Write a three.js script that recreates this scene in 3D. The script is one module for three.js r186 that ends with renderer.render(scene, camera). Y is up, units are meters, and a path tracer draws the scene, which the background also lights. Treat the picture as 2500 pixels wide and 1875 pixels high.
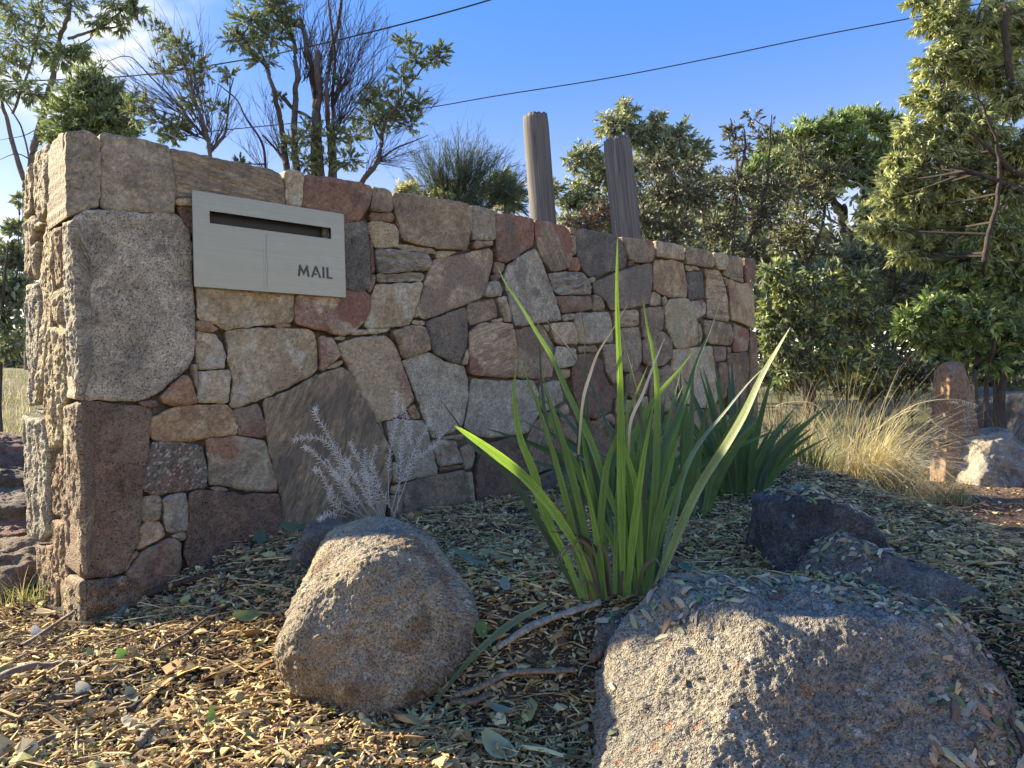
import * as THREE from 'three';
import { mergeGeometries, mergeVertices } from 'three/addons/utils/BufferGeometryUtils.js';
import { createNoise3D } from 'simplex-noise';

// ---------------------------------------------------------------- camera
const PX = 1877, HP = 0.0291, PITCH = 20 / PX;              // focal length and tilt, in units of a 2500 x 1875 frame
const scene = new THREE.Scene();
const V = (x, y, z) => new THREE.Vector3(x, y, z);
const EYE = V(-0.540, 0.515, 2.151);
const UP = V(0, 1, 0), RT = V(0.7224, 0, 0.6915), FW = V(0.6915, 0, -0.7224);
const FWP = FW.clone().multiplyScalar(Math.cos(PITCH)).addScaledVector(UP, Math.sin(PITCH));
const UPP = UP.clone().multiplyScalar(Math.cos(PITCH)).addScaledVector(FW, -Math.sin(PITCH));
const CX = RT.clone().multiplyScalar(Math.cos(HP)).addScaledVector(UPP, -Math.sin(HP));
const CY = RT.clone().multiplyScalar(Math.sin(HP)).addScaledVector(UPP, Math.cos(HP));
const camera = new THREE.PerspectiveCamera(2 * Math.atan(937.5 / PX) * 180 / Math.PI, 4 / 3, 0.02, 2000);
camera.position.copy(EYE);
camera.quaternion.setFromRotationMatrix(new THREE.Matrix4().makeBasis(CX, CY, FWP.clone().negate()));

// ---------------------------------------------------------------- sun, sky, exposure
const SUN = V(-0.40, 0.578, -1).normalize();
const EXPOSURE = 3.9, SUN_I = 4.3;
const sun = new THREE.DirectionalLight(new THREE.Color().setRGB(1, 0.86, 0.62), SUN_I);
sun.position.copy(SUN).multiplyScalar(40); sun.castShadow = true; sun.shadow.radius = 1.8;
sun.shadow.mapSize.set(4096, 4096);
Object.assign(sun.shadow.camera, { left: -12, right: 12, top: 12, bottom: -12, near: 1, far: 90 });
scene.add(sun); scene.add(sun.target);

// ---------------------------------------------------------------- noise
let seed = 7;
const rnd = () => { seed = (seed + 0x6d2b79f5) | 0; let t = Math.imul(seed ^ (seed >>> 15), 1 | seed); t = (t + Math.imul(t ^ (t >>> 7), 61 | t)) ^ t; return ((t ^ (t >>> 14)) >>> 0) / 4294967296; };
const rr = (a, b) => a + (b - a) * rnd();
const pick = (a) => a[Math.floor(rnd() * a.length)];
const sstep = (a, b, x) => { const t = Math.min(1, Math.max(0, (x - a) / (b - a))); return t * t * (3 - 2 * t); };
const mix = (a, b, t) => a + (b - a) * t;
const hash = (x, y, z) => { let h = Math.imul(x, 374761393) ^ Math.imul(y, 668265263) ^ Math.imul(z, 2147483647 - 1013904223); h = Math.imul(h ^ (h >>> 13), 1274126177); h ^= h >>> 16; return (h >>> 0) / 4294967296; };
const simplex = createNoise3D(rnd), n3 = (x, y, z) => simplex(x * 0.72, y * 0.72, z * 0.72);
function fbm(x, y, z, o = 4) { let s = 0, a = 0.5; for (let i = 0; i < o; i++) { s += a * n3(x, y, z); x = x * 2.03 + 13.1; y = y * 2.03 + 7.7; z = z * 2.03 + 3.3; a *= 0.5; } return s; }
// noise that repeats every p cells, for tiles
function pn(x, y, p, s) {
  const xi = Math.floor(x), yi = Math.floor(y); let u = x - xi, v = y - yi; u = u * u * (3 - 2 * u); v = v * v * (3 - 2 * v);
  const m = (k, q) => ((k % q) + q) % q, px = p[0], py = p[1];
  return mix(mix(hash(m(xi, px), m(yi, py), s), hash(m(xi + 1, px), m(yi, py), s), u), mix(hash(m(xi, px), m(yi + 1, py), s), hash(m(xi + 1, px), m(yi + 1, py), s), u), v) * 2 - 1;
}
function pfbm(x, y, px, py, s, o) { let r = 0, a = 0.5, f = 1; for (let i = 0; i < o; i++) { r += a * pn(x * px * f, y * py * f, [px * f, py * f], s + i); a *= 0.5; f *= 2; } return r; }

// the sky: clear air, brighter near the sun and towards the horizon, one streak of thin cloud
{
  const W = 1536, H = 768, data = new Float32Array(W * H * 4);
  const cl = V(0, 0, 0).copy(FWP).addScaledVector(CX, (205 - 1250) / PX).addScaledVector(CY, -(125 - 937.5) / PX).normalize();
  const ca = V(0, 0, 0).copy(CX).multiplyScalar(0.80).addScaledVector(CY, 0.60), cb = V(0, 0, 0).copy(CX).multiplyScalar(-0.60).addScaledVector(CY, 0.80);
  const d = V(0, 0, 0);
  for (let r = 0; r < H; r++) for (let c = 0; c < W; c++) {
    const el = ((r + 0.5) / H - 0.5) * Math.PI, az = ((c + 0.5) / W - 0.5) * 2 * Math.PI, o = (r * W + c) * 4;
    d.set(Math.cos(az) * Math.cos(el), Math.sin(el), Math.sin(az) * Math.cos(el));
    const h = Math.max(0, d.y), k = Math.pow(1 - h, 9), k2 = Math.pow(1 - h, 3.2), cs = d.dot(SUN), mie = Math.pow(Math.max(0, cs), 7) * 0.22 + Math.pow(Math.max(0, cs), 60) * 0.6;
    const zen = [0.024, 0.089, 0.272], hor = [1.25, 1.10, 0.84], mid = [0.072, 0.148, 0.30];
    const rad = [0, 1, 2].map((i) => mix(mix(zen[i], mid[i], k2), hor[i], k) * (0.92 + 0.16 * cs * cs) + mie * [0.75, 0.82, 0.9][i]);
    const f = d.dot(cl), a = d.dot(ca) - cl.dot(ca), b = d.dot(cb) - cl.dot(cb);
    if (f > 0.6) {
      const q = Math.exp(-((a / 0.095) ** 2) - ((b / 0.030) ** 2)), q2 = Math.exp(-(((a + 0.03) / 0.05) ** 2) - (((b + 0.036) / 0.018) ** 2)) * 0.6;
      const st = fbm(a * 22 + 5, b * 90 + a * 30, 1.5, 5) * 0.9 + 0.62;
      const cv = Math.min(1, Math.max(0, (q + q2) * st * 1.5));
      for (let i = 0; i < 3; i++) rad[i] = mix(rad[i], [0.29, 0.295, 0.30][i], cv);
    }
    if (d.y < 0) { const t = Math.min(1, -d.y * 6); for (let i = 0; i < 3; i++) rad[i] = mix(rad[i], [0.08, 0.068, 0.05][i], t); }
    data[o] = rad[0]; data[o + 1] = rad[1]; data[o + 2] = rad[2]; data[o + 3] = 1;
  }
  const tex = new THREE.DataTexture(data, W, H, THREE.RGBAFormat, THREE.FloatType);
  tex.mapping = THREE.EquirectangularReflectionMapping; tex.magFilter = tex.minFilter = THREE.LinearFilter; tex.needsUpdate = true;
  scene.background = tex; scene.environment = tex;
}

// ---------------------------------------------------------------- helpers
// from a place in the photograph to the world: a direction, a point at a depth, a point on a plane
const ray = (px, py) => FWP.clone().addScaledVector(CX, (px - 1250) / PX).addScaledVector(CY, -(py - 937.5) / PX);
const at = (px, py, depth) => { const r = ray(px, py); return r.multiplyScalar(depth / r.dot(FW)).add(EYE); };
const onZ = (px, py, z) => { const r = ray(px, py); return r.multiplyScalar((z - EYE.z) / r.z).add(EYE); };
const onX = (px, py, x) => { const r = ray(px, py); return r.multiplyScalar((x - EYE.x) / r.x).add(EYE); };
const viewTurn = -0.7636;                                   // turns a thing's own axes to look along the lens
const used = {};
function nm(name) { const k = used[name] = (used[name] ?? -1) + 1; return k ? name + '_' + String(k).padStart(3, '0') : name; }
function tag(o, label, category, group, kind) { Object.assign(o.userData, { label, category }); if (group) o.userData.group = group; if (kind) o.userData.kind = kind; return o; }
function thing(name, label, category, pos, group) { const g = new THREE.Group(); g.name = nm(name); g.position.copy(pos); scene.add(g); return tag(g, label, category, group); }
function part(name, geo, mat, parent, kind) { const m = new THREE.Mesh(geo, mat); m.name = parent === scene ? nm(name) : name; m.castShadow = m.receiveShadow = true; if (kind) m.userData.kind = kind; parent.add(m); return m; }
const lin = (hex, k = 1) => { const c = new THREE.Color(hex); return [c.r * k, c.g * k, c.b * k]; };
const mix3 = (a, b, t) => [mix(a[0], b[0], t), mix(a[1], b[1], t), mix(a[2], b[2], t)];
// a bag of triangles with colours
class Bag {
  constructor() { this.p = []; this.c = []; this.i = []; this.u = []; }
  v(p, c, u = 0, w = 0) { this.p.push(p.x, p.y, p.z); this.c.push(c[0], c[1], c[2]); this.u.push(u, w); return this.p.length / 3 - 1; }
  t(a, b, c) { this.i.push(a, b, c); }
  geo(off) {
    const g = new THREE.BufferGeometry(), p = new Float32Array(this.p);
    if (off) for (let k = 0; k < p.length; k += 3) { p[k] -= off.x; p[k + 1] -= off.y; p[k + 2] -= off.z; }
    g.setAttribute('position', new THREE.BufferAttribute(p, 3)); g.setAttribute('color', new THREE.BufferAttribute(new Float32Array(this.c), 3));
    g.setAttribute('uv', new THREE.BufferAttribute(new Float32Array(this.u), 2)); g.setIndex(new THREE.BufferAttribute(new Uint32Array(this.i), 1)); g.computeVertexNormals(); return g;
  }
}
const T0 = V(0, 0, 0), T1 = V(0, 0, 0), T2 = V(0, 0, 0);
// a tapered tube through points
function tube(bag, pts, r0, r1, sides, col, wob = 0) {
  let last = null; const n = pts.length;
  for (let k = 0; k < n; k++) {
    T0.copy(pts[Math.min(n - 1, k + 1)]).sub(pts[Math.max(0, k - 1)]).normalize();
    T1.crossVectors(T0, Math.abs(T0.y) > 0.9 ? V(1, 0, 0) : UP).normalize(); T2.crossVectors(T0, T1);
    const r = mix(r0, r1, k / (n - 1)), row = [];
    for (let s = 0; s < sides; s++) {
      const a = s / sides * Math.PI * 2, q = r * (1 + wob * (hash(k, s, n) - 0.5));
      row.push(bag.v(V(pts[k].x + (T1.x * Math.cos(a) + T2.x * Math.sin(a)) * q, pts[k].y + (T1.y * Math.cos(a) + T2.y * Math.sin(a)) * q, pts[k].z + (T1.z * Math.cos(a) + T2.z * Math.sin(a)) * q), typeof col === 'function' ? col(k / (n - 1), s) : col, k * 0.1, s / sides * 0.3));
    }
    if (last) for (let s = 0; s < sides; s++) { const e = (s + 1) % sides; bag.t(last[s], row[e], row[s]); bag.t(last[s], last[e], row[e]); }
    last = row;
  }
  const e = bag.v(pts[n - 1], typeof col === 'function' ? col(1, 0) : col); for (let s = 0; s < sides; s++) bag.t(last[s], last[(s + 1) % sides], e);
}
const curve = (pts, n) => new THREE.CatmullRomCurve3(pts, false, 'centripetal').getPoints(n);

// ---------------------------------------------------------------- textures (tiles of grain only)
function tile(W, f, srgb) {
  const d = new Uint8Array(W * W * 4);
  for (let y = 0; y < W; y++) for (let x = 0; x < W; x++) { const v = f(x / W, y / W, x, y), o = (y * W + x) * 4; const a = Array.isArray(v) ? v : [v, v, v]; for (let i = 0; i < 3; i++) d[o + i] = Math.max(0, Math.min(255, a[i] * 255)); d[o + 3] = 255; }
  const t = new THREE.DataTexture(d, W, W); t.wrapS = t.wrapT = THREE.RepeatWrapping; t.magFilter = THREE.LinearFilter; t.minFilter = THREE.LinearMipmapLinearFilter; t.generateMipmaps = true; if (srgb) t.colorSpace = THREE.SRGBColorSpace; t.needsUpdate = true; return t;
}
const granite = tile(1024, (u, v) => { const a = pn(u * 300, v * 300, [300, 300], 3), b = pn(u * 150, v * 150, [150, 150], 5), c = pfbm(u, v, 20, 20, 9, 3); let k = 0.78 + a * 0.24 + b * 0.20 + c * 0.16; if (a + b > 0.95) k += 0.16; if (a + b < -0.95) k -= 0.22; return [k, k * 0.995, k * 0.985]; });
const banded = tile(1024, (u, v) => { const w = pfbm(u, v, 5, 5, 31, 3) * 0.03, a = pn(u * 16, (v + w) * 110, [16, 110], 13), b = pn(u * 40, v * 260, [40, 260], 15), c = pn(u * 280, v * 280, [280, 280], 17); const k = 0.78 + a * 0.19 + b * 0.17 + c * 0.13; return [k, k, k]; });
const smooth = tile(1024, (u, v) => { const a = pfbm(u, v, 60, 60, 21, 3), c = pn(u * 320, v * 320, [320, 320], 25), d = Math.abs(pfbm(u, v, 9, 9, 27, 4)); const e = pn(u * 130, v * 130, [130, 130], 29); let k = 0.79 + a * 0.30 + c * 0.15 + e * 0.12; if (d < 0.010) k -= 0.18; return [k, k, k]; });
const soilTile = tile(1024, (u, v) => { const a = pfbm(u, v, 50, 50, 41, 4), c = pn(u * 260, v * 260, [260, 260], 45); return 0.72 + a * 0.45 + c * 0.16; });
const mats = {};
for (const [k, t, b] of [['granite', granite, 0.006], ['band', banded, 0.007], ['smooth', smooth, 0.007]]) {
  mats[k] = new THREE.MeshStandardMaterial({ vertexColors: true, map: t, bumpMap: t, bumpScale: b, roughness: 0.86 });
}
const rockMat = new THREE.MeshStandardMaterial({ vertexColors: true, color: new THREE.Color().setRGB(1.2, 1.14, 0.98), map: granite, bumpMap: granite, bumpScale: 0.006, roughness: 0.92 });
const plainMat = new THREE.MeshStandardMaterial({ vertexColors: true, roughness: 0.9, side: THREE.DoubleSide });
const leafMat = (rough = 0.5, tr = 0.4) => new THREE.MeshPhysicalMaterial({ vertexColors: true, roughness: rough, transmission: tr, thickness: 0, side: THREE.DoubleSide });

// ---------------------------------------------------------------- the ground
function G(x, z) {
  const t = 0.8 * (x - 0.45) - 0.6 * (z - 1.05);
  const X = (x - EYE.x) * 0.7224 + (z - EYE.z) * 0.6915;
  let y = mix(-0.055, 0.105, Math.max(sstep(-0.12, 0.12, t), sstep(0.72, 0.95, X)) * sstep(-0.15, 0.55, x));
  y -= 0.10 * sstep(1.0, 1.5, z) * sstep(0.9, 0.3, x);
  const t2 = (x - 2.15) * 0.637 + (z - 1.17) * 0.771;
  y -= 0.34 * Math.max(sstep(0, 0.65, t2), sstep(3.2, 4.3, x));
  const far = Math.hypot(x - EYE.x, z - EYE.z);
  y += 1.1 * sstep(6, 17, far) + 2.0 * sstep(20, 90, far);
  y += fbm(x * 2.2, z * 2.2, 4, 3) * 0.03 + fbm(x * 9, z * 9, 8, 2) * 0.016 + n3(x * 34, z * 34, 3) * 0.006 * sstep(4, 2.5, far);
  return y;
}
{
  const N = 560, g = new THREE.PlaneGeometry(1, 1, N, N), p = g.attributes.position, uv = g.attributes.uv, col = new Float32Array(p.count * 3);
  const warp = (t) => 2.2 * t + 0.9 * Math.sinh(t * 6.6) / 2;
  for (let i = 0; i < p.count; i++) {
    const x = 0.9 + warp(p.getX(i) * 2), z = 0.9 - warp(p.getY(i) * 2), y = G(x, z);
    p.setXYZ(i, x, y, z); uv.setXY(i, x / 0.9, z / 0.9);
    const far = Math.hypot(x + 0.5, z - 2.1), m = fbm(x * 3, z * 3, 2, 4);
    let c = mix3([0.06, 0.044, 0.03], [0.11, 0.08, 0.05], 0.5 + m);
    c = mix3(c, [0.19, 0.115, 0.07], sstep(2.9, 3.7, x) * sstep(6, 3, Math.abs(x - 4)) * 0.7);
    const grass = sstep(-0.15, 0.2, fbm(x * 0.8, z * 0.8, 6, 3) + (far - 6) * 0.08);
    c = mix3(c, mix3([0.10, 0.12, 0.04], [0.26, 0.21, 0.10], 0.5 + fbm(x, z, 9, 3)), grass * sstep(4, 6.5, far));
    c = mix3(c, mix3([0.40, 0.33, 0.24], [0.50, 0.43, 0.33], 0.5 + m), sstep(2.5, 3.1, z + 0.3 * m) * sstep(11, 9, z));   // the gravel drive behind the lens
    col.set(c, i * 3);
  }
  g.setAttribute('color', new THREE.BufferAttribute(col, 3)); g.computeVertexNormals();
  const m = part('ground', g, new THREE.MeshStandardMaterial({ vertexColors: true, map: soilTile, bumpMap: soilTile, bumpScale: 0.012, roughness: 1 }), scene);
  m.userData.kind = 'structure';
}

// ---------------------------------------------------------------- the stone wall
// kinds of stone: three colours, surface grain, relief in metres, stretch of the relief
const K = 1.56, TAN = lin('#8f8270', 1.56), warm = (h) => { const c = mix3(lin(h, K), TAN, 0.2); const g = 0.35 * c[0] + 0.5 * c[1] + 0.15 * c[2]; return [mix(g, c[0], 0.70) * 1.08, mix(g, c[1], 0.70) * 1.0, mix(g, c[2], 0.70) * 0.78]; };
const KIND = {
  granite: { c: ['#8c8882', '#a19d96', '#6d6b69'], f: 'granite', amp: 0.004 },
  tan: { c: ['#9f8d74', '#87765f', '#b1a38c'], f: 'smooth', amp: 0.007 },
  sand: { c: ['#a3947b', '#94815f', '#a9a69b'], f: 'smooth', amp: 0.006 },
  brown: { c: ['#85735c', '#70604e', '#968468'], f: 'smooth', amp: 0.007 },
  grey: { c: ['#807767', '#918876', '#675f52'], f: 'smooth', amp: 0.006 },
  red: { c: ['#73493b', '#5d4036', '#836049'], f: 'smooth', amp: 0.007 },
  maroon: { c: ['#65463b', '#523d36', '#755646'], f: 'granite', amp: 0.004 },
  rust: { c: ['#85503a', '#66463a', '#6a574c'], f: 'smooth', amp: 0.011 },
  dark: { c: ['#57565a', '#48494d', '#6d6a67'], f: 'granite', amp: 0.006 },
  plum: { c: ['#7b6a59', '#68594c', '#897862'], f: 'smooth', amp: 0.006 },
  blue: { c: ['#8a8a84', '#7d7e7b', '#9c9b94'], f: 'smooth', amp: 0.004 },
  pale: { c: ['#a19f98', '#8f8c86', '#b0a999'], f: 'granite', amp: 0.005 },
  ochre: { c: ['#98794f', '#84644a', '#a38f6c'], f: 'smooth', amp: 0.006 },
  motley: { c: ['#a08a70', '#8a6350', '#ab9a85'], f: 'smooth', amp: 0.010 },
  striped: { c: ['#8f7357', '#a78f74', '#6b5748'], f: 'band', amp: 0.005, st: 1 },
  bark: { c: ['#7d6c57', '#6a5b4a', '#8f7f68'], f: 'band', amp: 0.006, st: 1 },
  schist: { c: ['#74726f', '#5b5a5b', '#8d8a84'], f: 'band', amp: 0.014, st: 1 },
  yellow: { c: ['#a79672', '#96835f', '#b3a588'], f: 'granite', amp: 0.012, rough: 1 },
  buff: { c: ['#a3967c', '#8f8068', '#b0a58d'], f: 'granite', amp: 0.010, rough: 1 },
  ash: { c: ['#96938b', '#84817b', '#a8a59c'], f: 'granite', amp: 0.011, rough: 1 },
  umber: { c: ['#8d6f52', '#7a5e48', '#a08263'], f: 'granite', amp: 0.012, rough: 1 },
};
for (const k of Object.values(KIND)) k.c = k.c.map((h) => warm(h).map((v) => v * (k.rough ? 0.8 : 1)));
let stoneNo = 0;
// one stone: its outline in the plane of the face (metres), a cushioned, uneven front and sides that run back into the wall
function stoneGeo(poly, kind, ang, back, o = {}) {
  const k = KIND[kind], id = ++stoneNo, sx = id * 7.13, P = [];
  const cx0 = poly.reduce((s, p) => s + p[0], 0) / poly.length;
  const h = o.cell ?? 0.0052 + 0.0013 * Math.max(0, cx0);
  for (let i = 0; i < poly.length; i++) {                    // the outline, wavy and a little chipped
    const a = poly[i], b = poly[(i + 1) % poly.length], L = Math.hypot(b[0] - a[0], b[1] - a[1]), n = Math.max(1, Math.round(L / (h * 1.2)));
    for (let j = 0; j < n; j++) {
      const t = j / n, x = mix(a[0], b[0], t), y = mix(a[1], b[1], t), w = o.straight ? 0.0016 : 0.0034;
      P.push([x + w * (n3(x * 60, y * 60, sx) + 0.6 * n3(x * 170, y * 170, sx)), y + w * (n3(x * 60, y * 60, sx + 40) + 0.6 * n3(x * 170, y * 170, sx + 40))]);
    }
  }
  for (let r = 0; r < 1; r++) for (let i = 0, q = P.map((p) => p.slice()); i < P.length; i++) { const a = q[(i + P.length - 1) % P.length], b = q[(i + 1) % P.length]; P[i] = [0.5 * q[i][0] + 0.25 * (a[0] + b[0]), 0.5 * q[i][1] + 0.25 * (a[1] + b[1])]; }
  { const q = P.map((p) => p.slice()); for (let i = 0; i < P.length; i++) { const a = q[(i + P.length - 2) % P.length], b = q[(i + 2) % P.length], L = Math.hypot(b[0] - a[0], b[1] - a[1]) + 1e-9; P[i] = [q[i][0] + 0.0022 * (b[1] - a[1]) / L, q[i][1] - 0.0022 * (b[0] - a[0]) / L]; } }   // the joints are narrow
  let x0 = 1e9, x1 = -1e9, y0 = 1e9, y1 = -1e9;
  for (const [x, y] of P) { x0 = Math.min(x0, x); x1 = Math.max(x1, x); y0 = Math.min(y0, y); y1 = Math.max(y1, y); }
  x0 -= h; y0 -= h; const nx = Math.ceil((x1 - x0) / h) + 2, ny = Math.ceil((y1 - y0) / h) + 2, M = P.length;
  const size = Math.min(x1 - x0, y1 - y0), edge = Math.min(o.edge ?? 0.007, size * 0.2);
  const D = new Float32Array(nx * ny), NX = new Float32Array(nx * ny), NY = new Float32Array(nx * ny);
  for (let j = 0; j < ny; j++) for (let i = 0; i < nx; i++) {
    const x = x0 + i * h, y = y0 + j * h; let best = 1e9, bx = 0, by = 0, inside = false;
    for (let m = 0, q = M - 1; m < M; q = m++) {
      const a = P[q], b = P[m], ex = b[0] - a[0], ey = b[1] - a[1], t = Math.max(0, Math.min(1, ((x - a[0]) * ex + (y - a[1]) * ey) / (ex * ex + ey * ey + 1e-12)));
      const qx = a[0] + ex * t, qy = a[1] + ey * t, dd = (x - qx) ** 2 + (y - qy) ** 2; if (dd < best) { best = dd; bx = qx; by = qy; }
      if ((a[1] > y) !== (b[1] > y) && x < a[0] + (y - a[1]) / (b[1] - a[1]) * ex) inside = !inside;
    }
    const o2 = j * nx + i; D[o2] = inside ? Math.sqrt(best) : -Math.sqrt(best); NX[o2] = bx; NY[o2] = by;
  }
  const cy0 = (y0 + y1) / 2, cxm = (x0 + x1) / 2, ca = Math.cos(ang), sa = Math.sin(ang), tiltX = (hash(id, 1, 5) - 0.5) * 0.085, tiltY = (hash(id, 2, 5) - 0.5) * 0.085, proud = (o.proud ?? 0) + (hash(id, 3, 5) - 0.5) * 0.017;
  const pos = [], col = [], uv = [], idx = [], map = new Int32Array(nx * ny).fill(-1), uo = hash(id, 4, 4), vo = hash(id, 5, 4);
  const vert = (q) => {
    if (map[q] >= 0) return map[q];
    const out = D[q] <= 0, x = out ? NX[q] : x0 + (q % nx) * h, y = out ? NY[q] : y0 + Math.floor(q / nx) * h, d = out ? 0 : D[q];
    const a = (x - cxm) * ca + (y - cy0) * sa, b = -(x - cxm) * sa + (y - cy0) * ca;
    const e = 1 - Math.min(1, d / edge), fade = sstep(0, edge * 1.5, d);
    let z = proud + (x - cxm) * tiltX + (y - cy0) * tiltY - edge * 0.9 * (1 - Math.sqrt(Math.max(0, 1 - e * e)));
    const lo = k.st ? fbm(a * 7 + sx, b * 42, sx, 4) : fbm(x * 9 + sx, y * 9, sx, 4), hi = k.st ? n3(a * 30, b * 190, sx) : fbm(x * 75, y * 75, sx, 2);
    z += k.amp * (lo * 0.9 + hi * 0.34) * (0.35 + 0.65 * fade);
    if (k.rough) z += k.amp * (0.75 * fbm(a * 7, b * 34, sx, 4) + 0.30 * fbm(x * 70, y * 70, sx, 3)) * fade;
    if (k.st) z -= 0.006 * sstep(0.10, 0.0, Math.abs(fbm(a * 4, b * 22, sx + 9, 2))) * fade * (kind === 'schist' ? 1.6 : 0.5);
    // stains and seams that belong to the stone
    const p1 = fbm(x * 7, y * 7, sx + 11, 4), p2 = fbm(a * (k.st ? 5 : 12), b * (k.st ? 60 : 12), sx + 23, 4), p3 = fbm(x * 46, y * 46, sx + 31, 3);
    let c = mix3(k.c[0], k.c[1], sstep(-0.22, 0.30, p1)); c = mix3(c, k.c[2], sstep(0.02, 0.42, p2) * 0.85);
    const m = 1 + p3 * 0.34 + 0.22 * n3(x * 140, y * 140, sx + 71); c = [c[0] * m, c[1] * m, c[2] * m];
    const vein = sstep(0.030, 0.0, Math.abs(fbm(x * 5 + 2, y * 5, sx + 81, 4))) * sstep(0.0, 0.3, n3(x * 4, y * 4, sx + 85)); c = mix3(c, [c[0] * 0.55, c[1] * 0.5, c[2] * 0.45], vein * 0.8); z -= vein * 0.002;
    if (o.stain) c = mix3(c, o.stain.c, sstep(o.stain.lo ?? 0.05, o.stain.hi ?? 0.3, fbm(x * (o.stain.s ?? 6), y * (o.stain.s ?? 6), sx + 51, 4)));
    if (o.fleck) c = mix3(c, o.fleck.c, sstep(o.fleck.t ?? 0.34, (o.fleck.t ?? 0.34) + 0.09, fbm(x * 120, y * 190, sx + 61, 2)) * 0.8);
    pos.push(x, y, z); col.push(...c); uv.push(a / 0.45 + uo, b / 0.45 + vo); return map[q] = pos.length / 3 - 1;
  };
  const count = new Map(), nV = 1e6, tri = (a, b, c) => { if (a === b || b === c || a === c) return; idx.push(a, b, c); for (const [p, q] of [[a, b], [b, c], [c, a]]) { const r = q * nV + p; if (count.has(r)) count.delete(r); else count.set(p * nV + q, 1); } };
  for (let j = 0; j < ny - 1; j++) for (let i = 0; i < nx - 1; i++) {
    const q = j * nx + i, c4 = [q, q + 1, q + nx + 1, q + nx]; if (!c4.some((w) => D[w] > 0)) continue;
    const [a, b, c, d] = c4.map(vert); tri(a, b, c); tri(a, c, d);
  }
  for (const e of count.keys()) {                             // the sides, run back into the wall and slightly in
    const a = Math.floor(e / nV), b = e % nV, s = pos.length / 3, sh = o.sh ?? 0.05;
    for (const w of [a, b]) { pos.push(pos[w * 3], pos[w * 3 + 1], pos[w * 3 + 2]); col.push(col[w * 3], col[w * 3 + 1], col[w * 3 + 2]); uv.push(uv[w * 2], uv[w * 2 + 1]); }
    for (const w of [a, b]) { pos.push(pos[w * 3] + (cxm - pos[w * 3]) * sh, pos[w * 3 + 1] + (o.flatTop ? 0 : (cy0 - pos[w * 3 + 1]) * sh), -back); col.push(col[w * 3], col[w * 3 + 1], col[w * 3 + 2]); uv.push(uv[w * 2], uv[w * 2 + 1] + back / 0.62); }
    idx.push(s, s + 2, s + 1, s + 1, s + 2, s + 3);
  }
  const g = new THREE.BufferGeometry();
  g.setAttribute('position', new THREE.BufferAttribute(new Float32Array(pos), 3)); g.setAttribute('color', new THREE.BufferAttribute(new Float32Array(col), 3));
  g.setAttribute('uv', new THREE.BufferAttribute(new Float32Array(uv), 2)); g.setIndex(idx); return g;
}
const xy = (s) => s.trim().split(/\s+/).map((p) => p.split(',').map(Number));
const frontGeo = (kind, ang, s, o = {}) => {
  const g = stoneGeo(xy(s).map(([x, y]) => { const p = onZ(x, y, 0); return [p.x, p.y]; }).reverse(), kind, ang, o.back ?? 0.06, o);
  g.computeVertexNormals(); return g;
};
const endGeo = (kind, ang, s, o = {}) => {                    // the narrow return at the left: the outline lies in the plane x = 0
  const g = stoneGeo(xy(s).map(([x, y]) => { const p = onX(x, y, 0); return [p.z, p.y]; }), kind, ang, o.back ?? 0.06, { cell: 0.0055, edge: 0.010, ...o });
  const p = g.attributes.position; for (let i = 0; i < p.count; i++) p.setXYZ(i, -p.getZ(i), p.getY(i), p.getX(i));
  g.computeVertexNormals(); return g;
};
const wall = thing('stone_wall', 'random rubble stone wall of mixed grey, tan and red stones behind the garden bed', 'wall', V(0, 0, 0));
const S = (kind, ang, s, o = {}) => part('stone', frontGeo(kind, ang, s, o), mats[KIND[kind].f], wall);
const E = (kind, ang, s, o = {}) => part('stone', endGeo(kind, ang, s, o), mats[KIND[kind].f], wall);
const C = (kind, ang, s, kind2, s2, o = {}) => part('stone', mergeGeometries([frontGeo(kind, ang, s, { edge: 0.006, ...o }), endGeo(kind2, 1.57, s2, { ...o, back: 0.04, sh: 0.3, flatTop: 0 })]), mats[KIND[kind].f], wall);
const top = { back: 0.36, flatTop: 1, edge: 0.007 };
const rustStain = { c: warm('#8a5a36'), lo: 0.05, hi: 0.35 }, plumStain = { c: warm('#77655a'), lo: 0.02, hi: 0.3 }, redStain = { c: warm('#7d4636'), lo: 0.0, hi: 0.22 }, greyStain = { c: warm('#979792'), lo: 0.0, hi: 0.25 }, darkStain = { c: warm('#4d4743'), lo: 0.0, hi: 0.3 }, whiteFleck = { c: warm('#b9ada3') };

// corner stones: front face and return
C('grey', 1.5, '163,322 205,318 232,330 243,341 246,396 246,469 239,503 215,508 188,518 166,529 165,470 164,400', 'brown', '122,348 151,323 163,321 164,400 165,470 166,528 133,526 127,469', { back: 0.2, flatTop: 1 });
C('granite', 0.4, '181,530 211,515 271,514 332,520 434,522 446,538 464,568 472,601 472,680 477,760 479,820 479,863 464,896 431,923 392,959 347,974 301,980 241,973 187,974 187,911 184,790 181,650', 'ash', '155,540 181,530 181,650 184,790 187,911 187,974 160,973 156,820 152,690', { back: 0.2 });
C('maroon', 1.3, '192,983 229,980 271,985 332,991 362,995 374,1013 369,1062 362,1122 350,1182 345,1250 338,1326 330,1341 301,1398 271,1407 198,1412 197,1330 195,1150', 'buff', '154,989 181,980 192,983 195,1150 197,1330 198,1410 181,1402 163,1371 151,1280 150,1100', { back: 0.2, stain: { c: warm('#6d5a4a'), lo: -0.1, hi: 0.2, s: 4 } });
C('umber', 0, '198,1418 241,1416 301,1408 352,1411 372,1440 340,1560 200,1580', 'yellow', '139,1417 163,1422 172,1406 197,1417 199,1580 151,1560', { back: 0.2, stain: darkStain });
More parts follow.
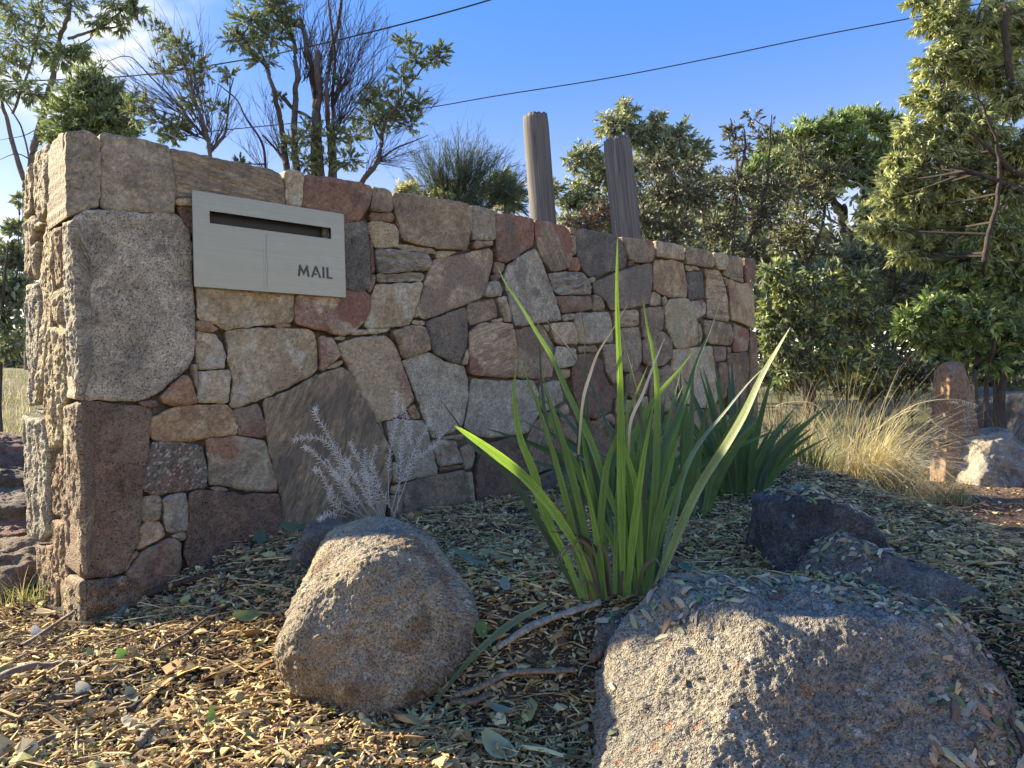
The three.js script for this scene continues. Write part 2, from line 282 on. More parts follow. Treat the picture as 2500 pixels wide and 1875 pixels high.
// return face
E('buff', 1.57, '90,372 118,349 121,360 124,451 125,495 100,545 90,511 86,469', top); E('umber', 1.57, '77,394 88,388 86,445 84,510 75,470', top); E('buff', 1.57, '59,420 74,395 75,469 72,517 57,538 56,480', top);
E('buff', 1.57, '56,541 78,522 98,548 79,571 73,685 64,682'); E('yellow', 1.57, '78,598 89,584 91,682 80,685'); E('yellow', 1.57, '94,568 118,538 130,563 132,700 128,760 120,850 112,950 98,985 97,850 103,740 93,650', { proud: 0.006 });
E('umber', 1.57, '132,556 151,548 151,646 148,698 133,700'); E('yellow', 1.57, '133,705 150,700 152,800 125,786'); E('yellow', 1.57, '122,792 152,810 155,911 158,974 151,1001 148,1092 127,1098 108,1001 115,911', { proud: 0.004 });
E('ash', 1.57, '60,692 90,689 99,752 97,820 94,989 65,995 66,850 60,760'); E('ash', 0, '72,998 106,998 106,1014 90,1015'); E('ash', 1.57, '68,1010 90,1020 110,1022 121,1098 117,1200 118,1250 116,1308 99,1324 72,1311 69,1190');
E('umber', 1.57, '121,1102 149,1106 151,1190 148,1268 120,1260 116,1190'); E('umber', 1.57, '119,1266 148,1273 152,1356 160,1416 145,1413 127,1392'); E('umber', 1.57, '81,1329 119,1329 127,1395 136,1413 133,1560 81,1540');
// top course
S('grey', 0.1, '250,326 262,323 332,335 392,350 413,357 417,378 426,427 428,481 425,519 392,518 301,512 268,511 250,506 249,420', top);
S('bark', -0.12, '418,362 460,368 545,386 611,399 671,415 691,421 697,445 701,472 702,505 640,496 560,487 470,484 440,483 430,478 428,430 420,385', top);
S('sand', 1.5, '697,415 717,415 742,421 744,445 741,475 737,508 705,505 703,469 697,430', top);
S('red', 0.3, '746,427 800,433 860,442 903,453 908,462 905,487 898,512 880,534 848,541 800,545 755,530 741,502 742,480 745,450', { ...top, stain: rustStain });
S('plum', 0, '912,456 945,462 955,469 958,490 959,511 954,516 909,514 907,499 910,475', top);
S('brown', -1.2, '963,471 1011,475 1065,486 1119,493 1144,499 1151,512 1150,557 1144,593 1138,609 1071,605 1011,593 984,582 978,548 969,521 960,487', top);
S('grey', 1.2, '1154,501 1183,505 1211,513 1212,550 1210,584 1159,585 1156,569 1154,536', top);
S('rust', 0.1, '1214,521 1248,523 1304,533 1306,548 1305,584 1301,601 1280,612 1260,630 1236,639 1217,635 1214,596 1213,560', { ...top, stain: { ...darkStain, c: warm('#5b4a48') } });
S('bark', 2.0, '1309,536 1345,543 1386,557 1393,570 1394,616 1393,640 1386,654 1369,660 1345,662 1328,635 1313,604 1309,572', { ...top, stain: redStain });
S('brown', 0, '1392,555 1404,556 1404,571 1395,572', top);
S('dark', 0.3, '1406,559 1432,559 1466,566 1502,573 1521,585 1531,609 1533,636 1530,653 1513,658 1490,662 1461,674 1442,674 1425,657 1415,631 1407,609 1406,580', top);
S('brown', -0.1, '1519,579 1560,583 1597,587 1601,605 1600,629 1590,639 1556,640 1539,632 1529,605', { ...top, stain: { ...redStain, lo: 0.15 } });
S('tan', 0, '1603,588 1645,594 1672,601 1673,632 1669,634 1635,629 1606,625 1604,603', top);
S('brown', 0, '1677,604 1705,607 1734,612 1741,622 1745,641 1741,652 1717,650 1679,642 1677,622', top);
S('sand', 0.4, '1742,617 1765,618 1776,624 1777,641 1770,658 1753,656 1747,646 1744,629', top);
S('brown', 1.4, '1780,624 1813,629 1816,656 1817,680 1789,677 1771,670 1773,651 1778,636', top);
S('rust', 1.5, '1819,630 1841,631 1842,682 1823,686 1820,670', top);
// second course and the middle of the wall, left to right
S('tan', 0, '432,487 474,487 474,500 433,500'); S('red', 1, '436,503 505,503 505,560 476,575 468,560 450,530');
S('sand', 0.1, '482,690 600,690 722,700 721,781 713,787 641,793 551,805 530,793 511,783 487,778 484,745', { stain: greyStain });
S('ochre', -0.3, '482,781 511,787 534,803 514,808 484,804'); S('motley', 0.4, '727,705 790,705 848,712 896,712 906,725 904,756 887,789 860,813 839,820 815,814 777,803 741,796 724,787 723,750', { stain: { ...redStain, lo: 0.02, hi: 0.12 } });
S('dark', 1.4, '792,545 841,542 896,540 901,557 904,611 905,671 904,695 893,709 851,708 792,700'); S('maroon', 1.5, '905,586 914,595 919,659 909,668 907,611'); S('plum', 1.5, '910,672 920,669 920,692 910,714 902,709');
S('red', 0, '907,518 961,520 966,533 963,538 909,535'); S('pale', 0.2, '914,538 945,540 972,548 978,560 979,593 975,600 921,604 913,587 905,557 906,542', { stain: { c: warm('#a3926b'), lo: -0.2, hi: 0.2 } });
S('tan', -0.15, '971,600 987,597 1065,609 1067,620 1047,617 981,607'); S('sand', -0.2, '1071,612 1119,613 1101,623 1071,629');
S('schist', -0.08, '917,609 969,610 1044,622 1055,635 1052,658 990,661 960,666 926,664 921,640'); S('schist', 0.02, '925,669 965,670 1000,665 1041,665 1042,675 1035,683 980,688 924,687');
S('sand', 0.2, '921,695 969,693 1032,689 1035,697 1023,738 1011,771 1002,791 951,799 909,803 894,795 904,768 912,726');
S('tan', 0.5, '1065,633 1132,621 1201,605 1209,612 1208,638 1195,686 1181,724 1132,744 1071,768 1036,779 1026,771 1030,732 1043,686 1055,653', { stain: { ...plumStain, s: 4, lo: 0.08 } });
S('tan', 1.3, '1032,720 1027,774 1014,774'); S('ochre', 0, '1160,588 1205,590 1202,599 1159,606'); S('motley', 0, '1009,782 1039,784 1039,792 1009,789');
S('plum', 1, '1214,639 1238,642 1235,659 1226,670 1211,664'); S('red', 0.4, '1200,673 1220,669 1224,680 1206,685'); S('pale', 0, '1196,688 1218,688 1222,721 1185,724 1190,704'); S('tan', 1.5, '1224,689 1231,704 1230,722 1225,722');
S('plum', 0.2, '1145,742 1209,730 1219,756 1218,774 1162,791 1147,794 1143,777'); S('tan', -1.3, '1217,729 1237,722 1249,777 1248,785 1234,786'); S('sand', 0, '1201,783 1228,778 1231,783 1206,786');
S('granite', 1.0, '1309,606 1321,622 1335,664 1354,717 1368,765 1370,782 1320,787 1287,792 1256,796 1249,765 1239,717 1231,683 1242,650 1267,629', { edge: 0.006 });
S('rust', 0, '1395,628 1412,628 1417,652 1414,661 1391,659 1392,645'); S('brown', 1.5, '1396,575 1404,576 1405,620 1397,625');
S('schist', 0.15, '1341,669 1383,663 1424,665 1438,678 1445,703 1442,718 1370,718 1355,711', { stain: { c: warm('#6d8288'), lo: 0, hi: 0.4 } }); S('red', 0.1, '1358,723 1444,723 1445,755 1422,759 1372,763 1367,746', { stain: plumStain });
S('grey', 0, '1375,769 1404,766 1401,779 1375,783'); S('grey', 0, '1442,679 1457,675 1456,686 1444,689');
S('grey', 0.15, '1450,693 1477,679 1513,663 1558,649 1592,643 1596,675 1592,708 1588,741 1540,751 1495,756 1488,740 1476,725 1456,714', { stain: { c: warm('#5d5a59'), lo: -0.1, hi: 0.25, s: 4 } });
S('brown', 1.2, '1452,718 1469,725 1480,754 1449,758'); S('ochre', -0.3, '1600,636 1645,633 1673,642 1676,660 1681,689 1679,726 1654,725 1635,726 1616,716 1598,708 1597,675', { edge: 0.006 });
S('rust', 0, '1538,636 1551,638 1551,643 1538,650'); S('tan', 0, '1680,648 1700,648 1715,658 1681,659'); S('dark', 1.2, '1682,664 1718,662 1721,694 1722,726 1687,731 1684,709'); S('motley', 1.5, '1722,657 1727,657 1727,676 1723,677');
S('striped', 0.05, '1730,659 1760,659 1768,676 1776,704 1781,752 1782,783 1777,785 1730,775 1729,709'); S('brown', -1.2, '1770,676 1778,680 1779,702'); S('ochre', -0.9, '1781,681 1818,693 1842,686 1846,733 1846,802 1813,787 1788,780 1785,733', { stain: { c: warm('#a59272'), lo: -0.1, hi: 0.2 } });
S('brown', -0.3, '1781,675 1817,682 1817,689 1786,680'); S('tan', 0, '1596,715 1605,712 1617,722 1617,744 1592,745'); S('tan', 1.5, '1622,724 1629,724 1630,744 1622,745');
S('sand', 1.0, '1635,730 1678,730 1689,750 1699,781 1702,817 1704,840 1669,851 1650,850 1643,829 1627,800 1623,749', { stain: { c: warm('#8d8c6e'), lo: -0.1, hi: 0.3 } }); S('blue', 0.6, '1690,737 1718,731 1726,745 1724,769 1701,779 1694,757', { stain: { ...redStain, lo: 0.15 } });
S('plum', 0.3, '1566,753 1618,750 1622,769 1620,802 1594,819 1573,826 1567,805'); S('striped', -0.05, '1499,762 1560,757 1562,793 1518,798 1500,796'); S('grey', 1.0, '1519,802 1564,798 1568,829 1569,881 1552,907 1525,907 1520,877');
S('plum', 0.7, '1572,830 1617,808 1639,829 1641,869 1618,893 1583,892 1572,884'); S('brown', 1.4, '1700,786 1711,790 1714,829 1707,839 1705,818'); S('brown', 0.3, '1715,783 1744,784 1784,792 1790,817 1786,843 1729,838 1718,817');
S('brown', 1.4, '1793,790 1827,806 1828,829 1824,856 1792,859 1793,824', { stain: redStain }); S('umber', 1.5, '1832,808 1847,810 1849,853 1849,930 1845,1090 1827,1090 1830,930'); S('plum', 1.3, '1743,846 1774,848 1774,879 1750,882'); S('brown', 0, '1777,848 1785,848 1784,861 1778,862');
S('umber', 1.2, '1779,864 1825,860 1827,901 1821,960 1812,1010 1786,1010 1779,940', { stain: { ...darkStain, c: warm('#5d4c40') } }); S('sand', 1.1, '1646,855 1700,848 1740,845 1743,872 1752,908 1755,969 1743,999 1679,985 1658,935 1646,896', { stain: greyStain });
S('grey', 1.2, '1617,898 1636,891 1648,920 1653,966 1639,999 1621,1004 1612,969'); S('umber', 1.4, '1755,885 1775,887 1778,920 1774,969 1759,980 1757,920'); S('rust', 0.5, '1622,1016 1645,1005 1650,1030 1636,1055 1621,1050'); S('brown', 0.2, '1673,993 1690,991 1721,1001 1724,1049 1691,1057 1681,1030');
S('brown', 1.1, '1260,807 1292,798 1325,793 1336,811 1351,838 1352,869 1348,919 1308,924 1265,921', { stain: { c: warm('#66534a'), lo: -0.05, hi: 0.25 } }); S('tan', 1.2, '1331,793 1342,793 1344,812 1337,805'); S('tan', 0.2, '1346,790 1399,787 1406,811 1409,839 1369,841 1355,833 1348,811');
S('blue', 0.2, '1406,773 1411,764 1488,762 1494,777 1497,834 1441,839 1416,837 1411,811', { stain: { c: warm('#93846f'), lo: 0, hi: 0.3 } }); S('pale', 0.3, '1360,846 1406,851 1409,876 1402,894 1365,897 1355,876'); S('maroon', 0.8, '1415,866 1451,864 1474,884 1476,913 1500,957 1493,1004 1460,1023 1425,1016 1406,969 1399,904');
S('brown', 0, '1413,847 1459,844 1464,857 1418,860'); S('grey', 1.4, '1471,843 1500,841 1516,843 1519,929 1501,939 1481,905'); S('sand', 0.2, '1367,905 1397,902 1397,919 1377,922'); S('blue', 0.3, '1322,938 1369,929 1380,978 1353,997 1336,1004 1324,993'); S('sand', 0.5, '1370,993 1385,987 1392,1000 1387,1011 1371,1011');
S('bark', 1.3, '1307,1032 1349,1002 1365,1016 1377,1053 1382,1089 1368,1124 1335,1146 1312,1157 1297,1125 1288,1072', { stain: redStain }); S('plum', 1.2, '1375,1018 1406,1016 1416,1056 1418,1083 1389,1093 1382,1065'); S('umber', 0.4, '1428,1030 1483,1028 1500,1056 1493,1113 1471,1134 1442,1136 1437,1089', { stain: plumStain });
S('pale', 0.8, '1391,1100 1423,1095 1433,1144 1420,1151 1399,1113'); S('maroon', 0.4, '1175,1099 1196,1082 1258,1067 1286,1079 1293,1128 1305,1160 1299,1225 1258,1240 1167,1245 1163,1160', { stain: darkStain }); S('dark', 0.2, '1314,1164 1349,1148 1382,1139 1404,1151 1409,1225 1312,1230');
S('plum', 0.2, '1423,1155 1450,1146 1452,1215 1420,1220'); S('brown', 0.6, '1456,1146 1499,1121 1509,1200 1458,1205'); S('rust', 0.6, '1505,1020 1560,1012 1569,1060 1511,1074', { stain: plumStain }); S('brown', 0, '1513,1081 1569,1069 1573,1150 1516,1160');
S('rust', 0.4, '1528,916 1562,907 1584,935 1579,960 1546,974 1528,960'); S('plum', 1.3, '1588,901 1611,901 1608,965 1614,999 1591,999 1587,960'); S('grey', 0.2, '1506,972 1540,979 1583,967 1586,999 1507,1009'); S('brown', 0.2, '1576,1009 1614,1011 1617,1059 1579,1064'); S('grey', 0, '1581,1071 1669,1061 1671,1150 1581,1155'); S('brown', 0, '1681,1063 1725,1056 1779,1061 1779,1140 1681,1145'); S('plum', 0.3, '1731,1001 1754,987 1781,1016 1819,1016 1819,1055 1731,1050'); S('brown', 1.4, '1458,1026 1494,1010 1502,1022 1500,1040 1487,1026'); S('grey', 0.3, '1786,1062 1822,1062 1822,1130 1786,1135');
S('tan', 1.2, '486,807 530,817 544,836 553,860 553,898 521,902 487,901 485,851', { stain: greyStain }); S('sand', 0.1, '487,907 521,907 565,906 563,935 556,983 521,982 485,984', { stain: greyStain });
S('sand', 0.3, '556,807 641,802 716,802 762,806 774,816 776,851 777,901 762,918 701,946 641,973 570,996 564,988 573,926 561,881 561,845', { stain: { c: warm('#8f7860'), lo: 0.02, hi: 0.3 } });
S('motley', 0, '672,794 712,791 712,798 678,799'); S('motley', 1.0, '782,822 810,825 833,866 803,893 790,905 783,902 784,860'); S('sand', 0.6, '802,898 837,879 842,883 828,895'); S('motley', 1.1, '824,840 875,825 936,819 954,828 971,854 983,890 998,930 1013,978 986,1007 957,1022 922,1032 900,993 870,939 847,887', { stain: { c: warm('#a08f75'), lo: -0.15, hi: 0.1 } });
S('grey', 0, '817,824 846,823 845,830 820,829'); S('sand', 0.15, '858,817 869,808 954,802 942,810 890,816'); S('brown', 0.3, '958,808 1011,795 1038,799 1049,828 1052,854 1011,869 985,874 973,846');
S('dark', 0.7, '1042,787 1101,763 1135,750 1140,768 1140,807 1137,846 1121,886 1101,881 1065,863 1057,852 1051,822', { stain: { c: warm('#6f6258'), lo: -0.2, hi: 0.2 } }); S('sand', 1.3, '1140,852 1144,865 1143,889 1129,887'); S('striped', 0.32, '1145,811 1177,789 1222,788 1251,793 1257,822 1261,880 1260,913 1257,921 1192,918 1149,913 1146,875', { stain: { ...redStain, lo: 0.1 } });
S('pale', 0.5, '986,881 1023,867 1056,861 1089,881 1140,894 1147,921 1149,960 1141,1004 1134,1037 1107,1055 1065,1068 1057,1066 1045,1035 1024,981 1006,930'); S('blue', 0.3, '1157,925 1222,931 1262,928 1303,930 1310,945 1317,969 1318,1009 1300,1035 1288,1056 1248,1063 1200,1068 1186,1068 1161,1061 1138,1042 1147,990');
S('ochre', 0.2, '375,1024 393,1012 428,994 460,990 556,989 568,1004 580,1038 580,1062 545,1064 505,1067 475,1077 430,1078 381,1074 371,1060'); S('ochre', 0.8, '393,967 422,940 452,916 466,921 481,971 478,984 422,989 401,984', { stain: rustStain }); S('grey', 1.4, '470,893 479,891 482,938 478,948'); S('red', 0, '340,982 368,977 388,983 388,991 362,993');
S('red', 0.6, '573,1002 632,987 643,1010 654,1059 638,1067 585,1062 582,1035 574,1019', { stain: { ...plumStain, lo: 0.1 } }); S('grey', 0.2, '509,1072 581,1066 649,1076 661,1115 682,1187 679,1199 611,1198 551,1186 514,1183 514,1136', { stain: { ...rustStain, lo: 0.1 } }); S('plum', 0, '513,1191 536,1188 556,1196 530,1199');
S('dark', 0.3, '376,1081 400,1079 460,1084 496,1091 501,1121 509,1151 504,1190 480,1195 440,1198 400,1207 376,1207 354,1200 351,1180 361,1140 368,1100', { stain: { c: warm('#5e4440'), lo: 0, hi: 0.3 }, fleck: { ...whiteFleck, t: 0.26 } });
S('maroon', 0.1, '464,1201 497,1198 545,1201 587,1209 629,1206 682,1209 688,1271 690,1301 680,1370 560,1390 470,1395 450,1360 461,1280'); S('blue', 1.2, '402,1215 456,1204 460,1250 460,1292 419,1304 407,1290', { stain: darkStain }); S('grey', 0, '348,1216 391,1212 398,1220 394,1269 348,1275');
S('motley', 0.6, '345,1288 362,1276 394,1274 406,1308 377,1328 339,1343', { stain: plumStain }); S('red', 0.3, '349,1349 419,1312 442,1327 439,1380 432,1440 360,1440 309,1404', { stain: { c: warm('#7d6659'), lo: -0.1, hi: 0.2 } }); S('tan', 0.9, '333,1348 342,1353 311,1394 304,1396'); S('grey', 0.2, '421,1308 457,1301 459,1313 444,1320');
S('bark', 1.15, '646,977 701,958 780,913 834,898 851,914 869,956 898,999 926,1056 947,1089 954,1147 947,1192 936,1270 900,1290 790,1320 697,1330 687,1208 661,1105 651,1050', { stain: { c: warm('#564d47'), lo: 0.0, hi: 0.35, s: 4 }, edge: 0.006 });
S('blue', 1.3, '941,1030 987,1026 1028,1027 1040,1050 1058,1113 1069,1158 1017,1168 982,1176 973,1156 961,1101 949,1071', { stain: { c: warm('#8d8a82'), lo: -0.1, hi: 0.3 } }); S('brown', 1.3, '922,1037 936,1034 946,1076 931,1050'); S('ochre', 1.2, '1001,996 1014,986 1028,1021 1009,1023'); S('plum', 0.2, '1054,1075 1112,1075 1121,1101 1132,1130 1071,1138 1063,1116', { stain: greyStain });
S('grey', 0.1, '1079,1067 1130,1062 1130,1070 1082,1072'); S('pale', 1.2, '1128,1093 1161,1085 1164,1116 1158,1143 1142,1146 1133,1116', { stain: { c: warm('#8d7f6c'), lo: -0.1, hi: 0.2 } }); S('maroon', 0.1, '1073,1142 1133,1136 1133,1141 1076,1151'); S('plum', 0.3, '985,1181 1026,1169 1116,1151 1134,1148 1140,1177 1144,1245 1100,1260 1050,1280 986,1290 984,1225', { stain: darkStain });
S('grey', 1.4, '1143,1153 1156,1154 1162,1240 1148,1240'); S('sand', 1.4, '960,1127 968,1133 971,1176 961,1179'); S('brown', 0, '955,1187 980,1184 980,1203 953,1206'); S('plum', 1.4, '952,1211 980,1209 981,1285 956,1280');
// the mortar bed that the stones sit in
{
  const g = new THREE.BoxGeometry(3.345, 1.27, 0.345, 280, 106, 28).translate(0.036 + 3.345 / 2, 1.145 - 1.27 / 2, -0.036 - 0.345 / 2), p = g.attributes.position, col = new Float32Array(p.count * 3), uv = g.attributes.uv;
  for (let i = 0; i < p.count; i++) {
    const x = p.getX(i), y = p.getY(i), z = p.getZ(i), k = fbm(x * 30, y * 30, z * 30, 3) * 0.009;
    p.setXYZ(i, x + (x < 0.04 ? k : 0), y + (y > 1.13 ? k : 0), z + (z > -0.045 ? k : 0)); col.set(mix3(lin('#6e6152', 0.9), lin('#85786a', 0.9), 0.5 + fbm(x * 14, y * 14, z * 14, 3)), i * 3); uv.setXY(i, (x + z) / 0.6, y / 0.6);
  }
  g.setAttribute('color', new THREE.BufferAttribute(col, 3)); g.computeVertexNormals();
  part('mortar', g, mats.smooth, wall);
}

// ---------------------------------------------------------------- the letterbox set into the wall
{
  const zf = 0.020, a = onZ(469, 465, zf), b = onZ(838, 522, zf), c = onZ(845, 725.5, zf), d = onZ(475, 700, zf);
  const x0 = (a.x + d.x) / 2, x1 = (b.x + c.x) / 2, y1 = (a.y + b.y) / 2, y0 = (c.y + d.y) / 2, W = x1 - x0, H = y1 - y0;
  const box = thing('letterbox', 'brushed steel letterbox plate with a dark slot, lettered MAIL, set in the stone wall', 'letterbox', V(x0, y0, 0));
  const s1 = onZ(511, 515, zf), s2 = onZ(809, 583, zf), sx0 = s1.x - x0, sx1 = s2.x - x0, sy1 = onZ(660, 535.5, zf).y - y0, sy0 = onZ(660, 564.5, zf).y - y0;
  const sh = new THREE.Shape([[0, 0], [W, 0], [W, H], [0, H]].map((p) => new THREE.Vector2(...p)));
  sh.holes.push(new THREE.Path([[sx0, sy0], [sx0, sy1], [sx1, sy1], [sx1, sy0]].map((p) => new THREE.Vector2(...p))));
  const g = new THREE.ExtrudeGeometry(sh, { depth: 0.004, bevelEnabled: true, bevelSize: 0.0006, bevelThickness: 0.0006, bevelSegments: 2 }).translate(0, 0, zf - 0.004);
  const uv = g.attributes.uv, p = g.attributes.position; for (let i = 0; i < p.count; i++) uv.setXY(i, p.getX(i) / W, p.getY(i) / H);
  const cv = document.createElement('canvas'); cv.width = 1024; cv.height = 572; const x = cv.getContext('2d');
  x.fillStyle = '#959482'; x.fillRect(0, 0, 1024, 572);
  for (let i = 0; i < 60; i++) { const gx = rr(0, 1024), gy = rr(0, 572), gr = rr(20, 90), q = x.createRadialGradient(gx, gy, 0, gx, gy, gr); q.addColorStop(0, `rgba(${rnd() < 0.5 ? '120,122,108' : '172,174,164'},0.10)`); q.addColorStop(1, 'rgba(140,140,130,0)'); x.fillStyle = q; x.fillRect(gx - gr, gy - gr, gr * 2, gr * 2); }
  for (let i = 0; i < 2600; i++) { x.fillStyle = `rgba(${rnd() < 0.5 ? '255,255,250' : '120,125,120'},${rr(0.015, 0.06)})`; x.fillRect(rr(-200, 1000), rr(0, 572), rr(60, 600), rr(0.6, 1.6)); }
  const drip = (px, yA, yB, w, al) => { x.strokeStyle = `rgba(110,112,112,${al})`; x.lineWidth = w; x.beginPath(); let q = px; x.moveTo(q, yA); for (let y = yA; y < yB; y += 5) { q += rr(-1.6, 1.6); x.lineTo(q, y); } x.stroke(); };
  drip(452, 205, 540, 4, 0.55); drip(464, 205, 548, 5, 0.7); drip(430, 250, 560, 3.5, 0.5); drip(440, 320, 540, 2, 0.3); drip(250, 180, 260, 2.5, 0.35); drip(248, 260, 420, 1.5, 0.2); drip(520, 300, 470, 1.5, 0.15);
  x.strokeStyle = 'rgba(110,112,112,.35)'; x.lineWidth = 3; x.beginPath(); x.moveTo(395, 560); x.quadraticCurveTo(428, 548, 480, 558); x.stroke(); x.fillStyle = '#6d6d68'; x.beginPath(); x.arc(868, 520, 2.6, 0, 7); x.fill();
  const tex = new THREE.CanvasTexture(cv); tex.colorSpace = THREE.SRGBColorSpace;
  part('face_plate', g, new THREE.MeshPhysicalMaterial({ map: tex, metalness: 0.45, roughness: 0.42 }), box);
  const dark = new THREE.MeshStandardMaterial({ color: new THREE.Color().setRGB(0.018, 0.02, 0.023), roughness: 0.55 }), m = 0.006, zb = -0.020, t = 0.0015, hw = sx1 - sx0 + 2 * m, hh = sy1 - sy0 + 2 * m, zm = (zf - 0.0046 + zb) / 2, dp = zf - 0.0046 - zb;
  const bx = (w, h, dd, X, Y, Z) => new THREE.BoxGeometry(w, h, dd).translate(X, Y, Z), mx = (sx0 + sx1) / 2, my = (sy0 + sy1) / 2;
  part('slot_lining', mergeGeometries([bx(hw, hh, t, mx, my, zb), bx(hw, t, dp, mx, my - hh / 2, zm), bx(hw, t, dp, mx, my + hh / 2, zm), bx(t, hh, dp, mx - hw / 2, my, zm), bx(t, hh, dp, mx + hw / 2, my, zm)]), dark, box);
  // the letters, each a thin dark piece on the plate
  const lp = (u, v) => { const q = onZ(400 + u * 0.30139, 300 + v * 0.30139, zf); return [q.x - x0, q.y - y0]; };
  const A0 = lp(1085, 1240), A1 = lp(1365, 1265), lh = lp(1085, 1146)[1] - A0[1], base = (A0[1] + A1[1]) / 2, lx = A0[0], lw = A1[0] - A0[0];
  const ink = new THREE.MeshStandardMaterial({ color: new THREE.Color().setRGB(0.045, 0.047, 0.05), roughness: 0.6 });
  const letter = (polys) => part('letter', mergeGeometries(polys.map((q) => new THREE.ExtrudeGeometry(new THREE.Shape(q.map(([u, v]) => new THREE.Vector2(lx + u * lw, base + v * lh))), { depth: 0.0012, bevelEnabled: false }).translate(0, 0, zf + 0.0007))), ink, box);
  letter([[[0, 0], [0.055, 0], [0.085, 0.62], [0.165, 0.08], [0.245, 0.62], [0.275, 0], [0.33, 0], [0.285, 1], [0.25, 1], [0.165, 0.42], [0.08, 1], [0.045, 1]]]);
  letter([[[0.375, 0], [0.43, 0], [0.51, 0.76], [0.535, 0.52], [0.585, 0.36], [0.61, 0.0], [0.665, 0], [0.545, 1], [0.495, 1]], [[0.465, 0.22], [0.535, 0.22], [0.535, 0.36], [0.48, 0.36]]]);
  letter([[[0.71, 0], [0.765, 0], [0.765, 1], [0.71, 1]]]);
  letter([[[0.83, 0], [1.0, 0], [1.0, 0.15], [0.885, 0.15], [0.885, 1], [0.83, 1]]]);
}

// ---------------------------------------------------------------- rocks
const ROCKS = {};
// a rock bounded by soft-edged faces (normal and distance), with a rough skin; its axes look along the lens
function rockGeo(faces, pw, detail, seed0, skin, colour, squash) {
  let g = new THREE.IcosahedronGeometry(1, detail); g.deleteAttribute('normal'); g.deleteAttribute('uv'); g = mergeVertices(g, 1e-5);
  const p = g.attributes.position, col = new Float32Array(p.count * 3), uv = new Float32Array(p.count * 2), F = faces.map((f) => [...V(f[0], f[1], f[2]).normalize().toArray(), f[3]]), D = V(0, 0, 0), NF = F.length;
  const rad = (x, y, z) => { let q = 0; for (const f of F) { const d = (x * f[0] + y * f[1] + z * f[2]) / f[3]; if (d > 0) q += Math.pow(d, pw); } return Math.pow(q, -1 / pw); };
  const hull = []; for (let i = 0; i < 700; i++) { const h = 1 - 2 * (i + 0.5) / 700, a = i * 2.39996, g = Math.sqrt(1 - h * h), x = Math.cos(a) * g, z = Math.sin(a) * g, r = rad(x, h, z); hull.push([x * r, h * r, z * r]); }
  for (let i = 0; i < (skin.chips ?? 10); i++) { const a = rr(0, 6.283), h = rr(-0.2, 1), g = Math.sqrt(1 - h * h), n = [Math.cos(a) * g, h, Math.sin(a) * g], far = Math.max(...hull.map((p) => p[0] * n[0] + p[1] * n[1] + p[2] * n[2])); F.push([...n, far * rr(0.90, 0.985)]); }   // chipped corners
  for (let i = 0; i < p.count; i++) {
    D.fromBufferAttribute(p, i).normalize(); let s = 0;
    for (const f of F) { const q = (D.x * f[0] + D.y * f[1] + D.z * f[2]) / f[3]; if (q > 0) s += Math.pow(q, pw); }
    let r = Math.pow(s, -1 / pw); const x = D.x * r, y = D.y * r, z = D.z * r;
    const d = skin.big * fbm(x * skin.f1 + seed0, y * skin.f1, z * skin.f1, 4) + skin.mid * fbm(x * skin.f2, y * skin.f2 + seed0, z * skin.f2, 3) + skin.fine * fbm(x * skin.f3, y * skin.f3, z * skin.f3 + seed0, 2);
    r += d; p.setXYZ(i, D.x * r, D.y * r, D.z * r); col.set(colour(x, y, z, D), i * 3); uv[i * 2] = (x + z * 0.25) / (skin.tile ?? 0.34); uv[i * 2 + 1] = (y - z * 0.8) / (skin.tile ?? 0.34);
  }
  g.setAttribute('uv', new THREE.BufferAttribute(uv, 2));
  g.setAttribute('color', new THREE.BufferAttribute(col, 3)); g.computeVertexNormals(); return g;
}
function placeRock(name, label, category, pos, geo, turn = 0, group) { const m = part(name, geo, rockMat, scene); m.position.copy(pos); m.rotation.y = viewTurn + turn; return tag(m, label, category, group); }
const skinA = { big: 0.022, f1: 7, mid: 0.010, f2: 34, fine: 0.0048, f3: 130 };
const speck = (base, dark, light, s) => (x, y, z) => {
  const a = fbm(x * 6 + s, y * 6, z * 6, 4), b = fbm(x * 150, y * 150, z * 150 + s, 2), c = fbm(x * 28 + s, y * 28, z * 28, 3);
  let k = mix3(base, dark, sstep(0.0, 0.45, a)); k = mix3(k, light, sstep(0.15, 0.5, c) * 0.6); const m = 1 + b * 0.55; return [k[0] * m, k[1] * m, k[2] * m];
};
